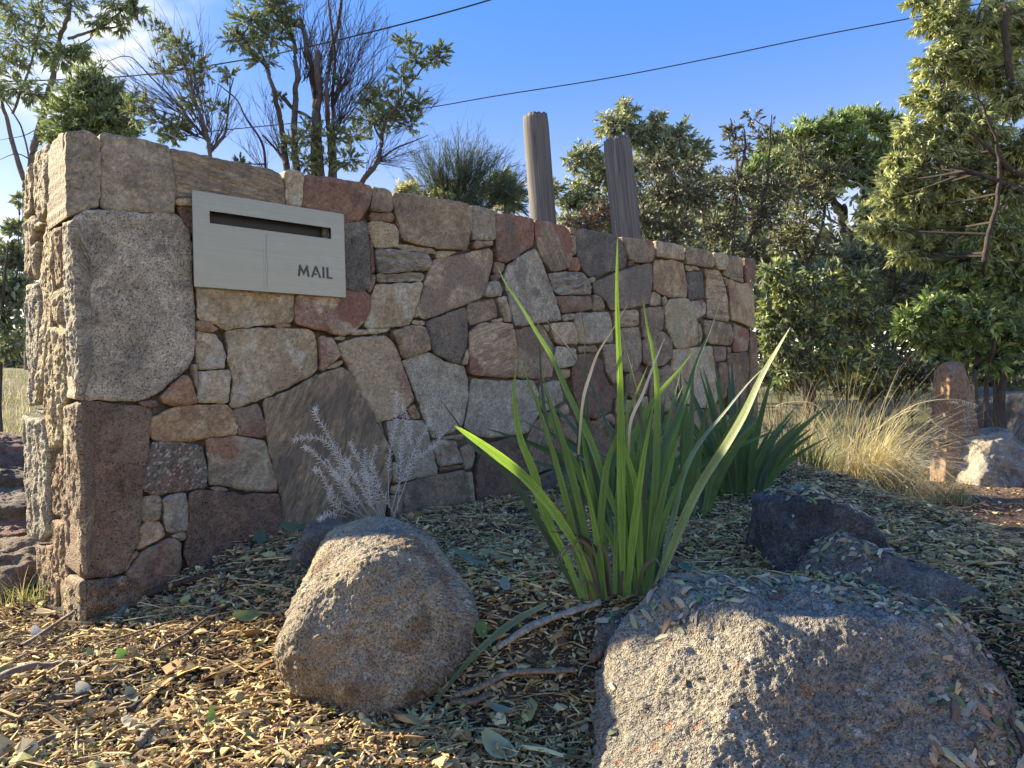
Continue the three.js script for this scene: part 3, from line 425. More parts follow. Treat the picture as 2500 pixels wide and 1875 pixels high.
// the round boulder by the wall
{
  const c = at(905, 1478, 1.54); c.y = 0.085; const sc = 0.96;
  const f = [[0, 1, 0.1, 0.215], [0.75, 0.75, 0.1, 0.195], [1, 0.15, 0.1, 0.215], [-0.8, 0.62, 0.25, 0.180], [-1, 0.05, 0.2, 0.182], [-0.55, -0.45, 0.8, 0.19], [0, 0.25, 1, 0.165], [0.6, 0.1, 0.9, 0.195], [0, 0, -1, 0.19], [0.7, 0, -0.7, 0.19], [-0.7, 0, -0.7, 0.19], [0, -1, 0, 0.22], [0.5, -0.8, 0.3, 0.2]];
  const tan = [0.35, 0.30, 0.22], grey = [0.24, 0.21, 0.17], blue = [0.34, 0.325, 0.285], brown = [0.17, 0.115, 0.075];
  const g = rockGeo(f.map((q) => [q[0], q[1], q[2], q[3] * sc * (q[1] > 0.9 ? 0.71 : q[1] > 0.5 ? 0.92 : 1.07)]), 10, 96, 3.3, { big: 0.018, f1: 6.5, mid: 0.0055, f2: 30, fine: 0.0034, f3: 120, chips: 5 }, (x, y, z) => {
    const a = fbm(x * 5, y * 5, z * 5 + 2, 4), b = fbm(x * 160, y * 160, z * 160, 2), c2 = fbm(x * 9 + 5, y * 9, z * 9, 3);
    let k = mix3(tan, grey, sstep(-0.35, 0.45, a)); k = mix3(k, blue, sstep(0.1, 0.5, fbm(x * 14, y * 14 + 3, z * 14, 3)) * 0.6); k = mix3(k, brown, sstep(0.10, 0.36, c2) * 0.7);
    k = mix3(k, [0.4, 0.39, 0.36], sstep(0.42, 0.56, fbm(x * 22, y * 22, z * 22 + 9, 3)) * 0.7); const m = 1 + b * 0.5; return [k[0] * m, k[1] * m, k[2] * m];
  });
  placeRock('boulder', 'rounded tan and grey boulder in front of the wall, left of the strap leaf plant', 'boulder', c, g);
}
// the low stone half buried behind the boulder's left shoulder
{ const c = at(778, 1345, 1.95); placeRock('buried_stone', 'small dark stone half hidden behind the left shoulder of the rounded boulder', 'stone', c, rockGeo([[0, 1, 0, 0.075], [-1, 0.5, 0.2, 0.055], [1, 0, 0, 0.09], [0, 0.1, 1, 0.07], [0, 0, -1, 0.07], [0, -1, 0, 0.1]], 7, 26, 8, { big: 0.01, f1: 14, mid: 0.004, f2: 50, fine: 0.002, f3: 140 }, speck([0.19, 0.175, 0.155], [0.12, 0.11, 0.1], [0.28, 0.26, 0.22], 3))); }
// the big slab-like boulder in the near right corner
{
  const c = EYE.clone().addScaledVector(RT, 0.45).addScaledVector(FW, 1.28); c.y = -0.12;
  const f = [[0, 1, 0.05, 0.268], [0, 0.574, 0.819, 0.223], [-0.54, 0.74, 0.39, 0.263], [-1, 0.1, -0.1, 0.33], [-0.75, 0.5, -0.4, 0.35], [0.89, 0.46, 0.1, 0.345], [1, 0.1, 0.2, 0.42], [0.5, 0.4, 0.75, 0.30], [0, 0.3, -1, 0.28], [-0.5, 0.1, 0.85, 0.36], [0.6, 0.4, -0.7, 0.32], [0, -1, 0, 0.4]];
  const g = rockGeo(f, 44, 150, 12.7, { big: 0.016, f1: 8, mid: 0.008, f2: 32, fine: 0.0036, f3: 150, chips: 16 }, (x, y, z) => {
    const a = fbm(x * 4, y * 4, z * 4 + 7, 4), b = fbm(x * 170, y * 170, z * 170, 2), w = fbm(x * 26, y * 26, z * 26 + 3, 4), o = fbm(x * 30 + 9, y * 30, z * 30, 3), d = fbm(x * 20, y * 20 + 4, z * 20, 2);
    const e = fbm(x * 60, y * 60, z * 60 + 5, 2); let k = mix3([0.235, 0.22, 0.195], [0.29, 0.265, 0.225], sstep(-0.4, 0.5, a)); k = mix3(k, [0.12, 0.115, 0.11], sstep(0.15, 0.45, e) * 0.8);
    k = mix3(k, [0.56, 0.56, 0.54], sstep(0.40, 0.56, w) * 0.55); k = mix3(k, [0.42, 0.17, 0.06], sstep(0.46, 0.56, o) * sstep(0.12, -0.1, x) * 0.6); k = mix3(k, [0.05, 0.05, 0.05], sstep(0.52, 0.6, d) * 0.7);
    const m = 1 + b * 0.6; return [k[0] * m, k[1] * m, k[2] * m];
  });
  ROCKS.big = placeRock('boulder', 'large speckled grey granite boulder in the near right corner, strewn with mulch', 'boulder', c, g);
}
{ // dark pointed rock, the slab leaning on it, and the flat stone edging the bed
  const c = at(1975, 1320, 1.82); c.y = 0.125;
  ROCKS.dark = placeRock('rock', 'dark blue-grey angular rock topped with mulch, right of the strap leaf plant', 'rock', c, rockGeo([[0.5, 1, 0.15, 0.128], [-1, 0.12, 0.1, 0.105], [-0.25, 1, -0.1, 0.148], [0.25, 0.1, 1, 0.10], [1, 0.75, 0.1, 0.15], [0, 0, -1, 0.15], [0, -1, 0, 0.2]], 34, 60, 5, { big: 0.016, f1: 10, mid: 0.006, f2: 40, fine: 0.002, f3: 150 }, speck([0.085, 0.09, 0.1], [0.05, 0.053, 0.06], [0.19, 0.18, 0.17], 2)));
  const s = at(2150, 1440, 1.60); s.y = 0.045;
  ROCKS.slab = placeRock('rock', 'long grey-brown slab of rock between the dark rock and the big near boulder', 'rock', s, rockGeo([[0.35, 1, 0.1, 0.115], [-0.75, 0.75, 0.15, 0.115], [0.2, 0.2, 1, 0.20], [0.15, 0.5, -1, 0.175], [1, 0.35, 0, 0.105], [-1, 0, 0, 0.13], [0, -1, 0, 0.15]], 20, 60, 15, { big: 0.016, f1: 9, mid: 0.005, f2: 50, fine: 0.002, f3: 160 }, speck([0.16, 0.145, 0.13], [0.09, 0.088, 0.088], [0.27, 0.25, 0.23], 6)), 0.25);
  const q = at(1640, 1500, 1.50); q.y = 0.038;
  ROCKS.flat = placeRock('rock', 'flat grey stone almost covered by mulch beside the base of the strap leaf plant', 'rock', q, rockGeo([[0, 1, 0.1, 0.045], [-1, 0.3, 0, 0.16], [1, 0.3, 0, 0.15], [0, 0.3, 1, 0.06], [0, 0.3, -1, 0.06], [0, -1, 0, 0.08]], 9, 34, 25, { big: 0.012, f1: 12, mid: 0.004, f2: 50, fine: 0.002, f3: 160 }, speck([0.16, 0.15, 0.14], [0.1, 0.095, 0.09], [0.26, 0.25, 0.23], 7)));
}
{ // standing stone and the rocks on the far right
  const d = 5.7, b = at(2335, 1150, d), m = 1 / PX * d; b.y = G(b.x, b.z);
  const st = placeRock('standing_stone', 'tall rust and grey upright stone slab standing beside the dry grass tussock', 'standing stone', V(b.x, b.y + 0.43, b.z), rockGeo([[-1, 0.03, 0.1, 36 * m], [1, 0.16, 0.1, 39 * m], [0, 1, 0, 148 * m], [0.6, 0.9, 0, 146 * m], [-0.5, 1, 0, 152 * m], [0, 0, 1, 0.09], [0, 0, -1, 0.10], [0, -1, 0, 0.5]], 26, 48, 33, { big: 0.02, f1: 5, mid: 0.008, f2: 22, fine: 0.004, f3: 70 }, (x, y, z) => { const a = fbm(x * 12, y * 3, z * 9, 4), c = fbm(x * 60, y * 60, z * 60, 3); let k = mix3([0.30, 0.205, 0.145], [0.33, 0.285, 0.235], sstep(-0.1, 0.12, x * 1.2 + a * 0.4)); const q = 1 + c * 0.7; return [k[0] * q, k[1] * q, k[2] * q]; }));
  st.rotation.z = -0.045;
  const r1 = at(2420, 1120, 5.6); r1.y = G(r1.x, r1.z) + 0.12;
  placeRock('rock', 'pale topped grey rock lying against the foot of the upright stone slab', 'rock', r1, rockGeo([[-0.2, 1, 0.1, 0.22], [0.6, 0.75, 0.3, 0.24], [-1, 0.3, 0, 0.22], [0, 0.3, 1, 0.24], [1, 0.1, 0, 0.33], [0, 0, -1, 0.3], [0, -1, 0, 0.3]], 14, 40, 41, { big: 0.05, f1: 4, mid: 0.016, f2: 16, fine: 0.006, f3: 60 }, speck([0.36, 0.335, 0.30], [0.22, 0.19, 0.16], [0.5, 0.48, 0.44], 8)));
  const r2 = at(2400, 1030, 7.4); r2.y = G(r2.x, r2.z) + 0.20;
  placeRock('rock', 'long low blue-grey rock behind the upright stone slab', 'rock', r2, rockGeo([[0, 1, 0.2, 0.24], [-0.7, 0.8, 0.1, 0.34], [-1, 0.2, 0, 0.42], [1, 0.3, 0, 0.5], [0, 0.2, 1, 0.3], [0, 0, -1, 0.3], [0, -1, 0, 0.3]], 14, 36, 47, { big: 0.06, f1: 3.5, mid: 0.018, f2: 14, fine: 0.006, f3: 50 }, speck([0.20, 0.21, 0.21], [0.13, 0.135, 0.14], [0.32, 0.32, 0.31], 9)));
  const r3 = at(2500, 1015, 7.0); r3.y = G(r3.x, r3.z) + 0.2;
  placeRock('rock', 'grey rock at the right edge, behind the long low rock', 'rock', r3, rockGeo([[0.2, 1, 0.2, 0.26], [-1, 0.5, 0, 0.2], [1, 0.2, 0, 0.4], [0, 0.2, 1, 0.3], [0, 0, -1, 0.3], [0, -1, 0, 0.3]], 14, 30, 49, { big: 0.06, f1: 4, mid: 0.018, f2: 14, fine: 0.006, f3: 50 }, speck([0.25, 0.24, 0.23], [0.15, 0.15, 0.15], [0.36, 0.35, 0.34], 10)));
}
{ // the heap of flat brown rocks left of the wall
  const rows = [[25, 1450, 2.35, 'large brown rock at the bottom of the heap left of the wall', 0.135, 0.19, 0.19], [15, 1330, 2.55, 'knobbly reddish stone, second lowest in the heap left of the wall', 0.06, 0.13, 0.12], [10, 1262, 2.75, 'flat grey-brown rock in the middle of the heap left of the wall', 0.085, 0.19, 0.16], [15, 1185, 2.95, 'dark flat rock near the top of the heap left of the wall', 0.075, 0.2, 0.16], [5, 1110, 3.15, 'sunlit reddish flat rock, topmost of the heap left of the wall', 0.075, 0.2, 0.16]];
  rows.forEach(([px, py, d, label, h, w, dd], i) => {
    const c = at(px, py, d); c.addScaledVector(RT, -0.05);
    placeRock('rock', label, 'rock', c, rockGeo([[0.1, 1, 0.15, h], [-0.4, 1, 0, h * 1.15], [1, 0.25, 0, w], [-1, 0.2, 0, w * 1.2], [0, 0.2, 1, dd], [0, 0, -1, dd], [0, -1, 0, h]], 14, 34, 60 + i * 3, { big: 0.03, f1: 6, mid: 0.012, f2: 22, fine: 0.004, f3: 90 }, speck([[0.2, 0.15, 0.11], [0.24, 0.13, 0.1], [0.19, 0.16, 0.13], [0.15, 0.12, 0.1], [0.27, 0.18, 0.13]][i], [0.1, 0.08, 0.06], [0.3, 0.25, 0.2], 20 + i)), 0.2 * i);
  });
  const under = at(-30, 1230, 3.1); under.y = 0.05;
  placeRock('rock', 'broad brown rock behind the heap left of the wall', 'rock', under, rockGeo([[0, 1, 0, 0.30], [1, 0.2, 0, 0.24], [-1, 0.2, 0, 0.4], [0, 0.2, 1, 0.3], [0, 0, -1, 0.3], [0, -1, 0, 0.3]], 12, 30, 88, { big: 0.05, f1: 5, mid: 0.014, f2: 20, fine: 0.004, f3: 70 }, speck([0.17, 0.13, 0.1], [0.09, 0.07, 0.06], [0.26, 0.2, 0.15], 31)));
}

// ---------------------------------------------------------------- the two old posts behind the wall
function post(d, corners, label) {
  const [tl, tr, bl, br, yt, yb] = corners, top = at((tl + tr) / 2, yt, d), bot = at((bl + br) / 2, yb, d), r = (tr - tl) / 2 / PX * d, dir = top.clone().sub(bot).normalize();
  const foot = bot.clone().addScaledVector(dir, -(bot.y - G(bot.x, bot.z) + 0.1) / dir.y), L = top.distanceTo(foot), bag = new Bag(), NS = 160, NR = 90, rows = [];
  const sd = d * 3.1;
  for (let j = 0; j <= NR; j++) { rows.push([]); for (let s = 0; s < NS; s++) {
    const a = s / NS * Math.PI * 2, y = j / NR * L, ca = Math.cos(a), sa = Math.sin(a), gr = fbm(ca * 5 + sd, sa * 5, y * 0.35, 3), fine = 0.6 * n3(ca * 13, sa * 13 + sd, y * 0.5) + 0.6 * n3(ca * 41, sa * 41 + sd, y * 1.7) + 0.5 * n3(ca * 5, sa * 5, y * 3 + sd), crack = sstep(0.035, 0.0, Math.abs(n3(ca * 3.4 + sd, sa * 3.4, y * 0.25))) * sstep(-0.3, 0.2, n3(ca * 2, sa * 2 + 9, y * 0.8 + sd));
    let q = r * (1 + 0.012 * gr + 0.002 * fine - 0.035 * crack); const yy = j === NR ? y + 0.018 * fbm(ca * 3, sa * 3, sd, 3) : y, tone = fbm(ca * 9 + sd, sa * 9, y * 0.5, 4);
    let c = mix3([0.125, 0.116, 0.106], [0.085, 0.078, 0.073], sstep(-0.3, 0.4, tone)); c = mix3(c, [0.17, 0.158, 0.145], sstep(0.2, 0.6, fine)); c = mix3(c, [0.03, 0.027, 0.024], crack * 0.9);
    const pz = sstep(0.97, 1.0, j / NR); q *= 1 - 0.05 * pz; rows[j].push(bag.v(V(ca * q, yy, sa * q), c, a / 6.28, y));
  } }
  for (let j = 0; j < NR; j++) for (let s = 0; s < NS; s++) { const e = (s + 1) % NS; bag.t(rows[j][s], rows[j + 1][s], rows[j][e]); bag.t(rows[j][e], rows[j + 1][s], rows[j + 1][e]); }
  const c = bag.v(V(0, L - 0.01, 0), [0.2, 0.18, 0.16]); for (let s = 0; s < NS; s++) bag.t(rows[NR][s], c, rows[NR][(s + 1) % NS]);
  const m = part('timber_post', bag.geo(), plainMat, scene); m.position.copy(foot); m.quaternion.setFromUnitVectors(UP, dir); return tag(m, label, 'post');
}
post(5.96, [1275, 1338, 1293, 1360, 283, 540], 'taller of the two weathered grey timber posts behind the wall');
post(5.75, [1472, 1540, 1498, 1563, 343, 580], 'shorter weathered grey timber post behind the wall, right of the taller one');

// ---------------------------------------------------------------- wires
{
  const wireMat = new THREE.MeshStandardMaterial({ color: new THREE.Color().setRGB(0.02, 0.021, 0.024), roughness: 0.6 });
  const wire = (pts, d0, d1, r, label) => { const P = pts.map(([x, y], i) => at(x, y, mix(d0, d1, i / (pts.length - 1)))); const m = part('overhead_wire', new THREE.TubeGeometry(new THREE.CatmullRomCurve3(P), 90, r, 6), wireMat, scene); tag(m, label, 'wire'); };
  wire([[-300, 205], [0, 199], [253, 190], [396, 177], [595, 146], [699, 126], [910, 77], [1195, 0], [1500, -105]], 15, 11, 0.013, 'upper thick black overhead wire crossing the sky behind the bare tree');
  wire([[500, 322], [850, 287], [1049, 262], [1200, 236], [1500, 188], [1750, 139], [2000, 87], [2295, 30], [2700, -60]], 17, 13, 0.011, 'lower thin dark overhead wire running right into the gum tree');
}

// ---------------------------------------------------------------- strap-leaved plants
// a leaf: a folded ribbon along a curve, wide in the middle, pointed
function strapLeaf(pts, w, col, o = {}) {
  const bag = new Bag(), n = 26, P = curve(pts, n), rows = [], tw = o.twist ?? rr(-0.45, 0.45), tipC = o.tip ?? [0.30, 0.26, 0.10], sd = rr(0, 90), cut = o.cut ?? 0;
  for (let k = 0; k <= n; k++) {
    const t = k / n; T0.copy(P[Math.min(n, k + 1)]).sub(P[Math.max(0, k - 1)]).normalize();
    T1.copy(EYE).sub(P[k]).normalize(); const side = V(0, 0, 0).crossVectors(T0, T1).normalize(); side.applyAxisAngle(T0, tw * (0.6 + 0.8 * t)); const nor = V(0, 0, 0).crossVectors(side, T0).normalize();
    const ww = w * (0.62 + 0.38 * sstep(0, 0.35, t)) * Math.min(1, Math.pow((1 - t) / (o.taper ?? 0.55) + cut, 0.8)) * 0.5 + 0.0002, q = 1 + 0.16 * n3(t * 5, sd, 1) ;
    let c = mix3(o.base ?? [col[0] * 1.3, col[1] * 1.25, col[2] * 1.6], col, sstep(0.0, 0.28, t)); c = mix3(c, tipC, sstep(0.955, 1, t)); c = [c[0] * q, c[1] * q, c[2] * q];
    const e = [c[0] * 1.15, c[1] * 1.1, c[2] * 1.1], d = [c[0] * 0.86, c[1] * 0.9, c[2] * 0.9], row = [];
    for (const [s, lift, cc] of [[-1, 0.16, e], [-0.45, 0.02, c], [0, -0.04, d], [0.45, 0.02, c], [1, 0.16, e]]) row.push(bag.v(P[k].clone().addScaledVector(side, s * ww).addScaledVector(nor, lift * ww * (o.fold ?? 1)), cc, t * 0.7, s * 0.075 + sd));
    rows.push(row);
  }
  for (let k = 0; k < n; k++) for (let s = 0; s < 4; s++) { bag.t(rows[k][s], rows[k][s + 1], rows[k + 1][s]); bag.t(rows[k][s + 1], rows[k + 1][s + 1], rows[k + 1][s]); }
  return bag;
}
const strapMat = leafMat(0.85, 0.55), strapMat2 = leafMat(0.85, 0.45); for (const m of [strapMat, strapMat2]) { m.map = banded; m.bumpMap = banded; m.bumpScale = 0.0008; }
{
  const d0 = 1.527, b0 = at(1500, 1462, d0), root = thing('strap_leaf_plant', 'tall green strap leaf plant between the two boulders, its tallest leaf above the wall', 'plant', V(b0.x, G(b0.x, b0.z), b0.z));
  const green = [0.22, 0.37, 0.05], bright = [0.32, 0.52, 0.05], blue = [0.09, 0.16, 0.08], dry = [0.55, 0.48, 0.33];
  const L = (w, dz, col, s, o = {}) => {
    const q = xy(s), n = q.length, P = q.map(([x, y], i) => at(x, y, d0 + (o.z0 ?? 0) + dz * Math.pow(i / (n - 1), 1.3)));
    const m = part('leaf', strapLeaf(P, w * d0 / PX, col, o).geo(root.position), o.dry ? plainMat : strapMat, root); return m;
  };
  L(20, -0.03, bright, '1522,1462 1518,1300 1516,1150 1514,945 1506,720 1508,567', { twist: 0.15, tip: [0.06, 0.04, 0.02] });
  L(22, -0.20, bright, '1458,1470 1414,1348 1366,1269 1325,1215 1272,1158 1208,1108 1140,1060 1107,1038', { twist: 0.3, taper: 0.3, tip: [0.2, 0.08, 0.03] });
  L(17, 0.09, [0.10, 0.15, 0.03], '1425,1470 1366,1373 1354,1342 1313,1269 1278,1212 1224,1142 1154,1089 1115,1030 1074,975', { twist: 0.2 });
  L(21, -0.05, bright, '1420,1460 1379,1354 1344,1285 1319,1222 1303,1152 1272,1077 1260,1017 1254,957 1263,878', { twist: 0.1, tip: dry });
  L(17, 0.05, green, '1544,1462 1518,1396 1493,1316 1458,1253 1430,1190 1405,1133 1369,1072 1335,1012 1301,957 1275,900');
  L(18, 0.02, green, '1553,1440 1531,1323 1503,1247 1474,1174 1448,1094 1417,1024 1383,954 1349,876 1308,809 1272,748 1231,686 1217,655', { twist: 0.5, tip: dry });
  L(16, 0.06, [0.11, 0.17, 0.06], '1438,1465 1414,1348 1398,1269 1379,1190 1366,1162 1342,1077 1330,1005 1322,933 1318,862 1313,772', { taper: 0.8, tip: dry });
  L(7, 0.1, [0.13, 0.17, 0.05], '1462,1400 1455,1250 1445,1120 1434,981 1429,896 1427,813 1413,722', { taper: 0.9, tip: dry });
  L(18, 0.04, green, '1575,1462 1582,1396 1591,1285 1601,1158 1604,1041 1604,945 1592,848 1581,801 1569,727', { twist: 0.2 });
  L(23, 0.12, [0.11, 0.21, 0.06], '1588,1450 1605,1250 1613,1137 1625,1082 1654,1017 1681,945 1700,887 1729,817 1758,738', { twist: -0.2, taper: 0.75 });
  L(19, 0.1, green, '1500,1450 1508,1250 1515,1158 1531,1098 1553,1053 1580,1002 1616,950 1657,904 1700,848', { twist: 0.3, tip: [0.3, 0.1, 0.04] });
  L(26, -0.33, [0.30, 0.38, 0.10], '1588,1466 1607,1421 1645,1332 1683,1240 1727,1158 1777,1082 1821,1005 1862,916 1900,850 1930,798', { twist: -0.8, taper: 0.35 });
  L(19, 0.02, [0.22, 0.32, 0.12], '1605,1455 1635,1301 1651,1237 1661,1186 1685,1121 1717,1070 1765,1012 1837,925 1880,886', { twist: -0.8 });
  L(7, 0.02, dry, '1535,1150 1540,1030 1570,960 1600,880 1624,822', { dry: 1, base: [0.2, 0.22, 0.08] });
  L(8, 0.0, dry, '1412,1110 1424,973 1441,913 1460,861 1496,804 1539,731', { dry: 1, base: [0.3, 0.3, 0.12], taper: 0.7 });
  L(8, 0.15, blue, '1510,1150 1489,1060 1465,990 1441,935 1417,895 1369,823 1322,770', { taper: 0.8 });
  L(13, 0.04, [0.13, 0.16, 0.06], '1562,1460 1570,1280 1576,1162 1571,1065 1561,1005 1549,935 1537,886 1515,806', { taper: 0.7, tip: dry });
  L(17, -0.02, bright, '1570,1462 1563,1380 1559,1253 1550,1174 1525,1095 1511,1036', { twist: 0.1 });
  L(18, 0.0, green, '1455,1465 1458,1396 1465,1285 1474,1190 1484,1125 1513,1053 1549,969 1583,890', { twist: 0.3 });
  L(12, 0.06, [0.10, 0.15, 0.045], '1448,1462 1439,1411 1427,1285 1417,1158 1410,1100 1418,1010 1430,955', { taper: 0.8 });
  L(12, -0.03, [0.035, 0.022, 0.016], '1488,1468 1477,1399 1461,1351 1430,1316 1395,1304 1335,1297', { dry: 1, base: [0.05, 0.035, 0.025], taper: 0.8 });
  L(9, -0.03, [0.16, 0.11, 0.06], '1447,1470 1432,1400 1405,1340 1385,1280 1362,1230 1340,1185', { dry: 1, base: [0.2, 0.13, 0.06] });
  L(19, 0.06, [0.075, 0.14, 0.085], '1600,1440 1606,1370 1614,1290 1622,1230 1627,1212', { cut: 0.8, twist: 0.1, tip: [0.09, 0.16, 0.09] });
  L(15, 0.02, [0.07, 0.14, 0.085], '1598,1440 1603,1380 1608,1300 1612,1246', { cut: 0.8, twist: 0.3, tip: [0.09, 0.16, 0.09] });
  L(19, 0.10, [0.12, 0.22, 0.06], '1540,1455 1555,1300 1570,1180 1595,1090 1640,1000 1668,940');
  L(17, 0.12, [0.12, 0.22, 0.06], '1480,1450 1480,1300 1490,1200 1500,1080 1530,960 1545,880');
  L(16, 0.1, green, '1525,1455 1535,1330 1540,1200 1545,1090 1540,990');
  L(15, 0.08, green, '1560,1455 1590,1320 1600,1220 1618,1120 1628,1020', { tip: dry });
  L(14, 0.15, [0.11, 0.19, 0.08], '1520,1430 1470,1180 1430,1090 1370,1010 1300,960', {});
  L(20, 0.03, green, '1490,1465 1478,1370 1462,1270 1440,1170 1425,1080 1415,1000', { twist: 0.3 }); L(19, 0.05, bright, '1540,1465 1528,1350 1520,1240 1524,1120 1535,1010'); L(20, 0.0, green, '1585,1465 1592,1360 1612,1240 1640,1130 1662,1060', { twist: -0.3 }); L(18, 0.06, green, '1470,1465 1440,1360 1420,1260 1400,1180 1375,1110'); L(18, 0.08, bright, '1555,1460 1548,1340 1540,1220 1526,1120 1505,1040');
  for (let i = 0; i < 16; i++) { const u = rr(-1, 1), x = 1510 + u * 78, h = rr(260, 620), dx = u * h * 0.32 + rr(-30, 30); L(rr(14, 20), rr(-0.1, 0.16), pick([green, green, bright, [0.12, 0.21, 0.07]]), `${x},1466 ${x + dx * 0.25},${1466 - h * 0.35} ${x + dx * 0.6},${1466 - h * 0.7} ${x + dx},${1466 - h}`, { tip: rnd() < 0.35 ? dry : green, taper: rr(0.45, 0.75) }); }
  for (let i = 0; i < 7; i++) { const u = rr(-1, 1), x = 1510 + u * 60, h = rr(60, 200), dx = u * h * rr(0.3, 0.8); L(rr(5, 9), -0.04, [0.14, 0.10, 0.06], `${x},1468 ${x + dx * 0.4},${1468 - h * 0.6} ${x + dx},${1468 - h * 0.75} ${x + dx * 1.4},${1468 - h * 0.5}`, { dry: 1, base: [0.10, 0.07, 0.04], tip: [0.12, 0.09, 0.055] }); }
  for (let i = 0; i < 9; i++) { const x = rr(1430, 1590), h = rr(60, 230); L(rr(9, 15), rr(-0.05, 0.12), green, `${x},1465 ${x + (x - 1510) * 0.3},${1465 - h * 0.5} ${x + (x - 1510) * 0.9 + rr(-12, 12)},${1465 - h}`, { base: [0.12, 0.2, 0.06] }); }
}
// the two darker clumps behind it
function strapClump(px, py, d, n, spread, H, label) {
  const b = at(px, py, d), root = thing('strap_leaf_plant', label, 'plant', V(b.x, G(b.x, b.z), b.z));
  for (let i = 0; i < n; i++) {
    const a = rr(-1, 1), q = rr(-1, 1), h = H * rr(0.55, 1.0) * (1 - 0.25 * Math.abs(a)), lean = a * spread, foot = root.position.clone().addScaledVector(RT, a * 0.09).addScaledVector(FW, q * 0.07);
    const P = [0, 0.35, 0.7, 1].map((t) => foot.clone().addScaledVector(UP, h * (t - 0.12 * Math.abs(a) * t * t * 1.5)).addScaledVector(RT, lean * Math.pow(t, 1.5)).addScaledVector(FW, q * 0.16 * Math.pow(t, 1.4)));
    const c = pick([[0.11, 0.20, 0.045], [0.13, 0.23, 0.05], [0.11, 0.19, 0.09], [0.16, 0.26, 0.05]]);
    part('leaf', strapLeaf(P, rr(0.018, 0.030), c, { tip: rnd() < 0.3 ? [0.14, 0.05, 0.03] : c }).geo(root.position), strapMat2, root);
  }
}
strapClump(1800, 1195, 2.9, 44, 0.24, 0.58, 'dark green strap leaf clump close to the right end of the wall');
strapClump(1672, 1245, 2.45, 22, 0.22, 0.52, 'small bluish green strap leaf clump behind the tall one, near the wall');
strapClump(1560, 1215, 2.75, 16, 0.46, 0.46, 'spreading blue-green strap leaf clump against the wall, behind the tall one');

// ---------------------------------------------------------------- the silver bush
{
  const d0 = 2.05, b = at(850, 1262, d0), root = thing('silver_bush', 'silvery grey bush with fine curled leaves between the boulder and the wall', 'bush', V(b.x, G(b.x, b.z), b.z));
  const stems = new Bag(), leaves = new Bag(), pale = [0.76, 0.74, 0.63];
  const stem = (s, dz, r) => {
    const q = xy(s), n = q.length, P = curve(q.map(([x, y], i) => at(x, y, d0 + dz * i / (n - 1))), 24);
    tube(stems, P, r, r * 0.35, 5, () => [0.42, 0.38, 0.31]);
    const L = P.reduce((a, p, i) => i ? a + p.distanceTo(P[i - 1]) : 0, 0), N = Math.round(L / 0.0034);
    for (let i = 0; i < N; i++) {
      const t = 0.22 + 0.78 * i / N, k = Math.min(23, Math.floor(t * 24)), o = P[k].clone().lerp(P[k + 1] ?? P[k], t * 24 - k), dir = (P[k + 1] ?? P[k]).clone().sub(P[Math.max(0, k - 1)]).normalize();
      const az = i * 2.4 + rr(-0.5, 0.5), sd = V(1, 0, 0).cross(dir).normalize(), sd2 = sd.clone().cross(dir), out = sd.multiplyScalar(Math.cos(az)).addScaledVector(sd2, Math.sin(az)), len = rr(0.012, 0.025) * mix(1, 0.6, t), up = rr(0.2, 0.7);
      const pts = [0, 0.4, 0.75, 1].map((u) => o.clone().addScaledVector(out, len * u * (1 - 0.25 * u)).addScaledVector(dir, len * (up * u - 0.35 * u * u) + len * 0.5 * u * u * rr(0.2, 1)));
      const g = rr(0.8, 1.15); tube(leaves, pts, 0.0010, 0.0004, 3, [pale[0] * g, pale[1] * g, pale[2] * g]);
    }
  };
  for (const [s, dz] of [['925,1262 880,1190 835,1120 800,1060 770,1010 772,995', -0.12], ['905,1262 850,1180 820,1110 790,1075 755,1068 715,1074', -0.1], ['900,1262 860,1200 800,1140 760,1100 742,1090', -0.16], ['895,1262 830,1225 800,1190 780,1150 765,1148', -0.14], ['880,1262 830,1240 805,1215 808,1190', -0.1], ['930,1262 905,1180 880,1130 862,1100 856,1078', 0.0], ['935,1262 910,1200 893,1150 890,1095', 0.05], ['925,1262 910,1180 908,1130 920,1088', 0.0], ['950,1240 948,1160 955,1090 965,1040 968,1000 968,958', 0.1], ['968,1010 985,1000 1000,1040 1003,1065', 0.08], ['972,985 985,1015 995,1060 1005,1085', 0.12], ['955,1250 975,1180 1000,1130 1020,1080 1040,1050 1048,1020', 0.05], ['960,1262 990,1180 1015,1120 1045,1100 1065,1085 1080,1058', 0.02], ['965,1262 948,1230 930,1200 905,1170 890,1150', -0.06], ['970,1245 975,1180 978,1120 978,1065', 0.08], ['890,1262 850,1215 820,1165 800,1120', -0.02], ['870,1262 850,1200 848,1150 852,1120', -0.1], ['915,1262 895,1210 870,1165 840,1130', -0.12], ['845,1262 812,1255 790,1262 780,1268', -0.16], ['940,1262 925,1215 918,1160 900,1120', -0.05], ['900,1262 870,1215 838,1175 812,1150', -0.18], ['885,1262 862,1225 845,1180 826,1140', 0.02], ['920,1262 905,1225 900,1190 880,1150', -0.16]]) stem(s, dz, 0.0017);
  part('stem', stems.geo(root.position), plainMat, root); part('foliage', leaves.geo(root.position), plainMat, root, 'stuff');
}

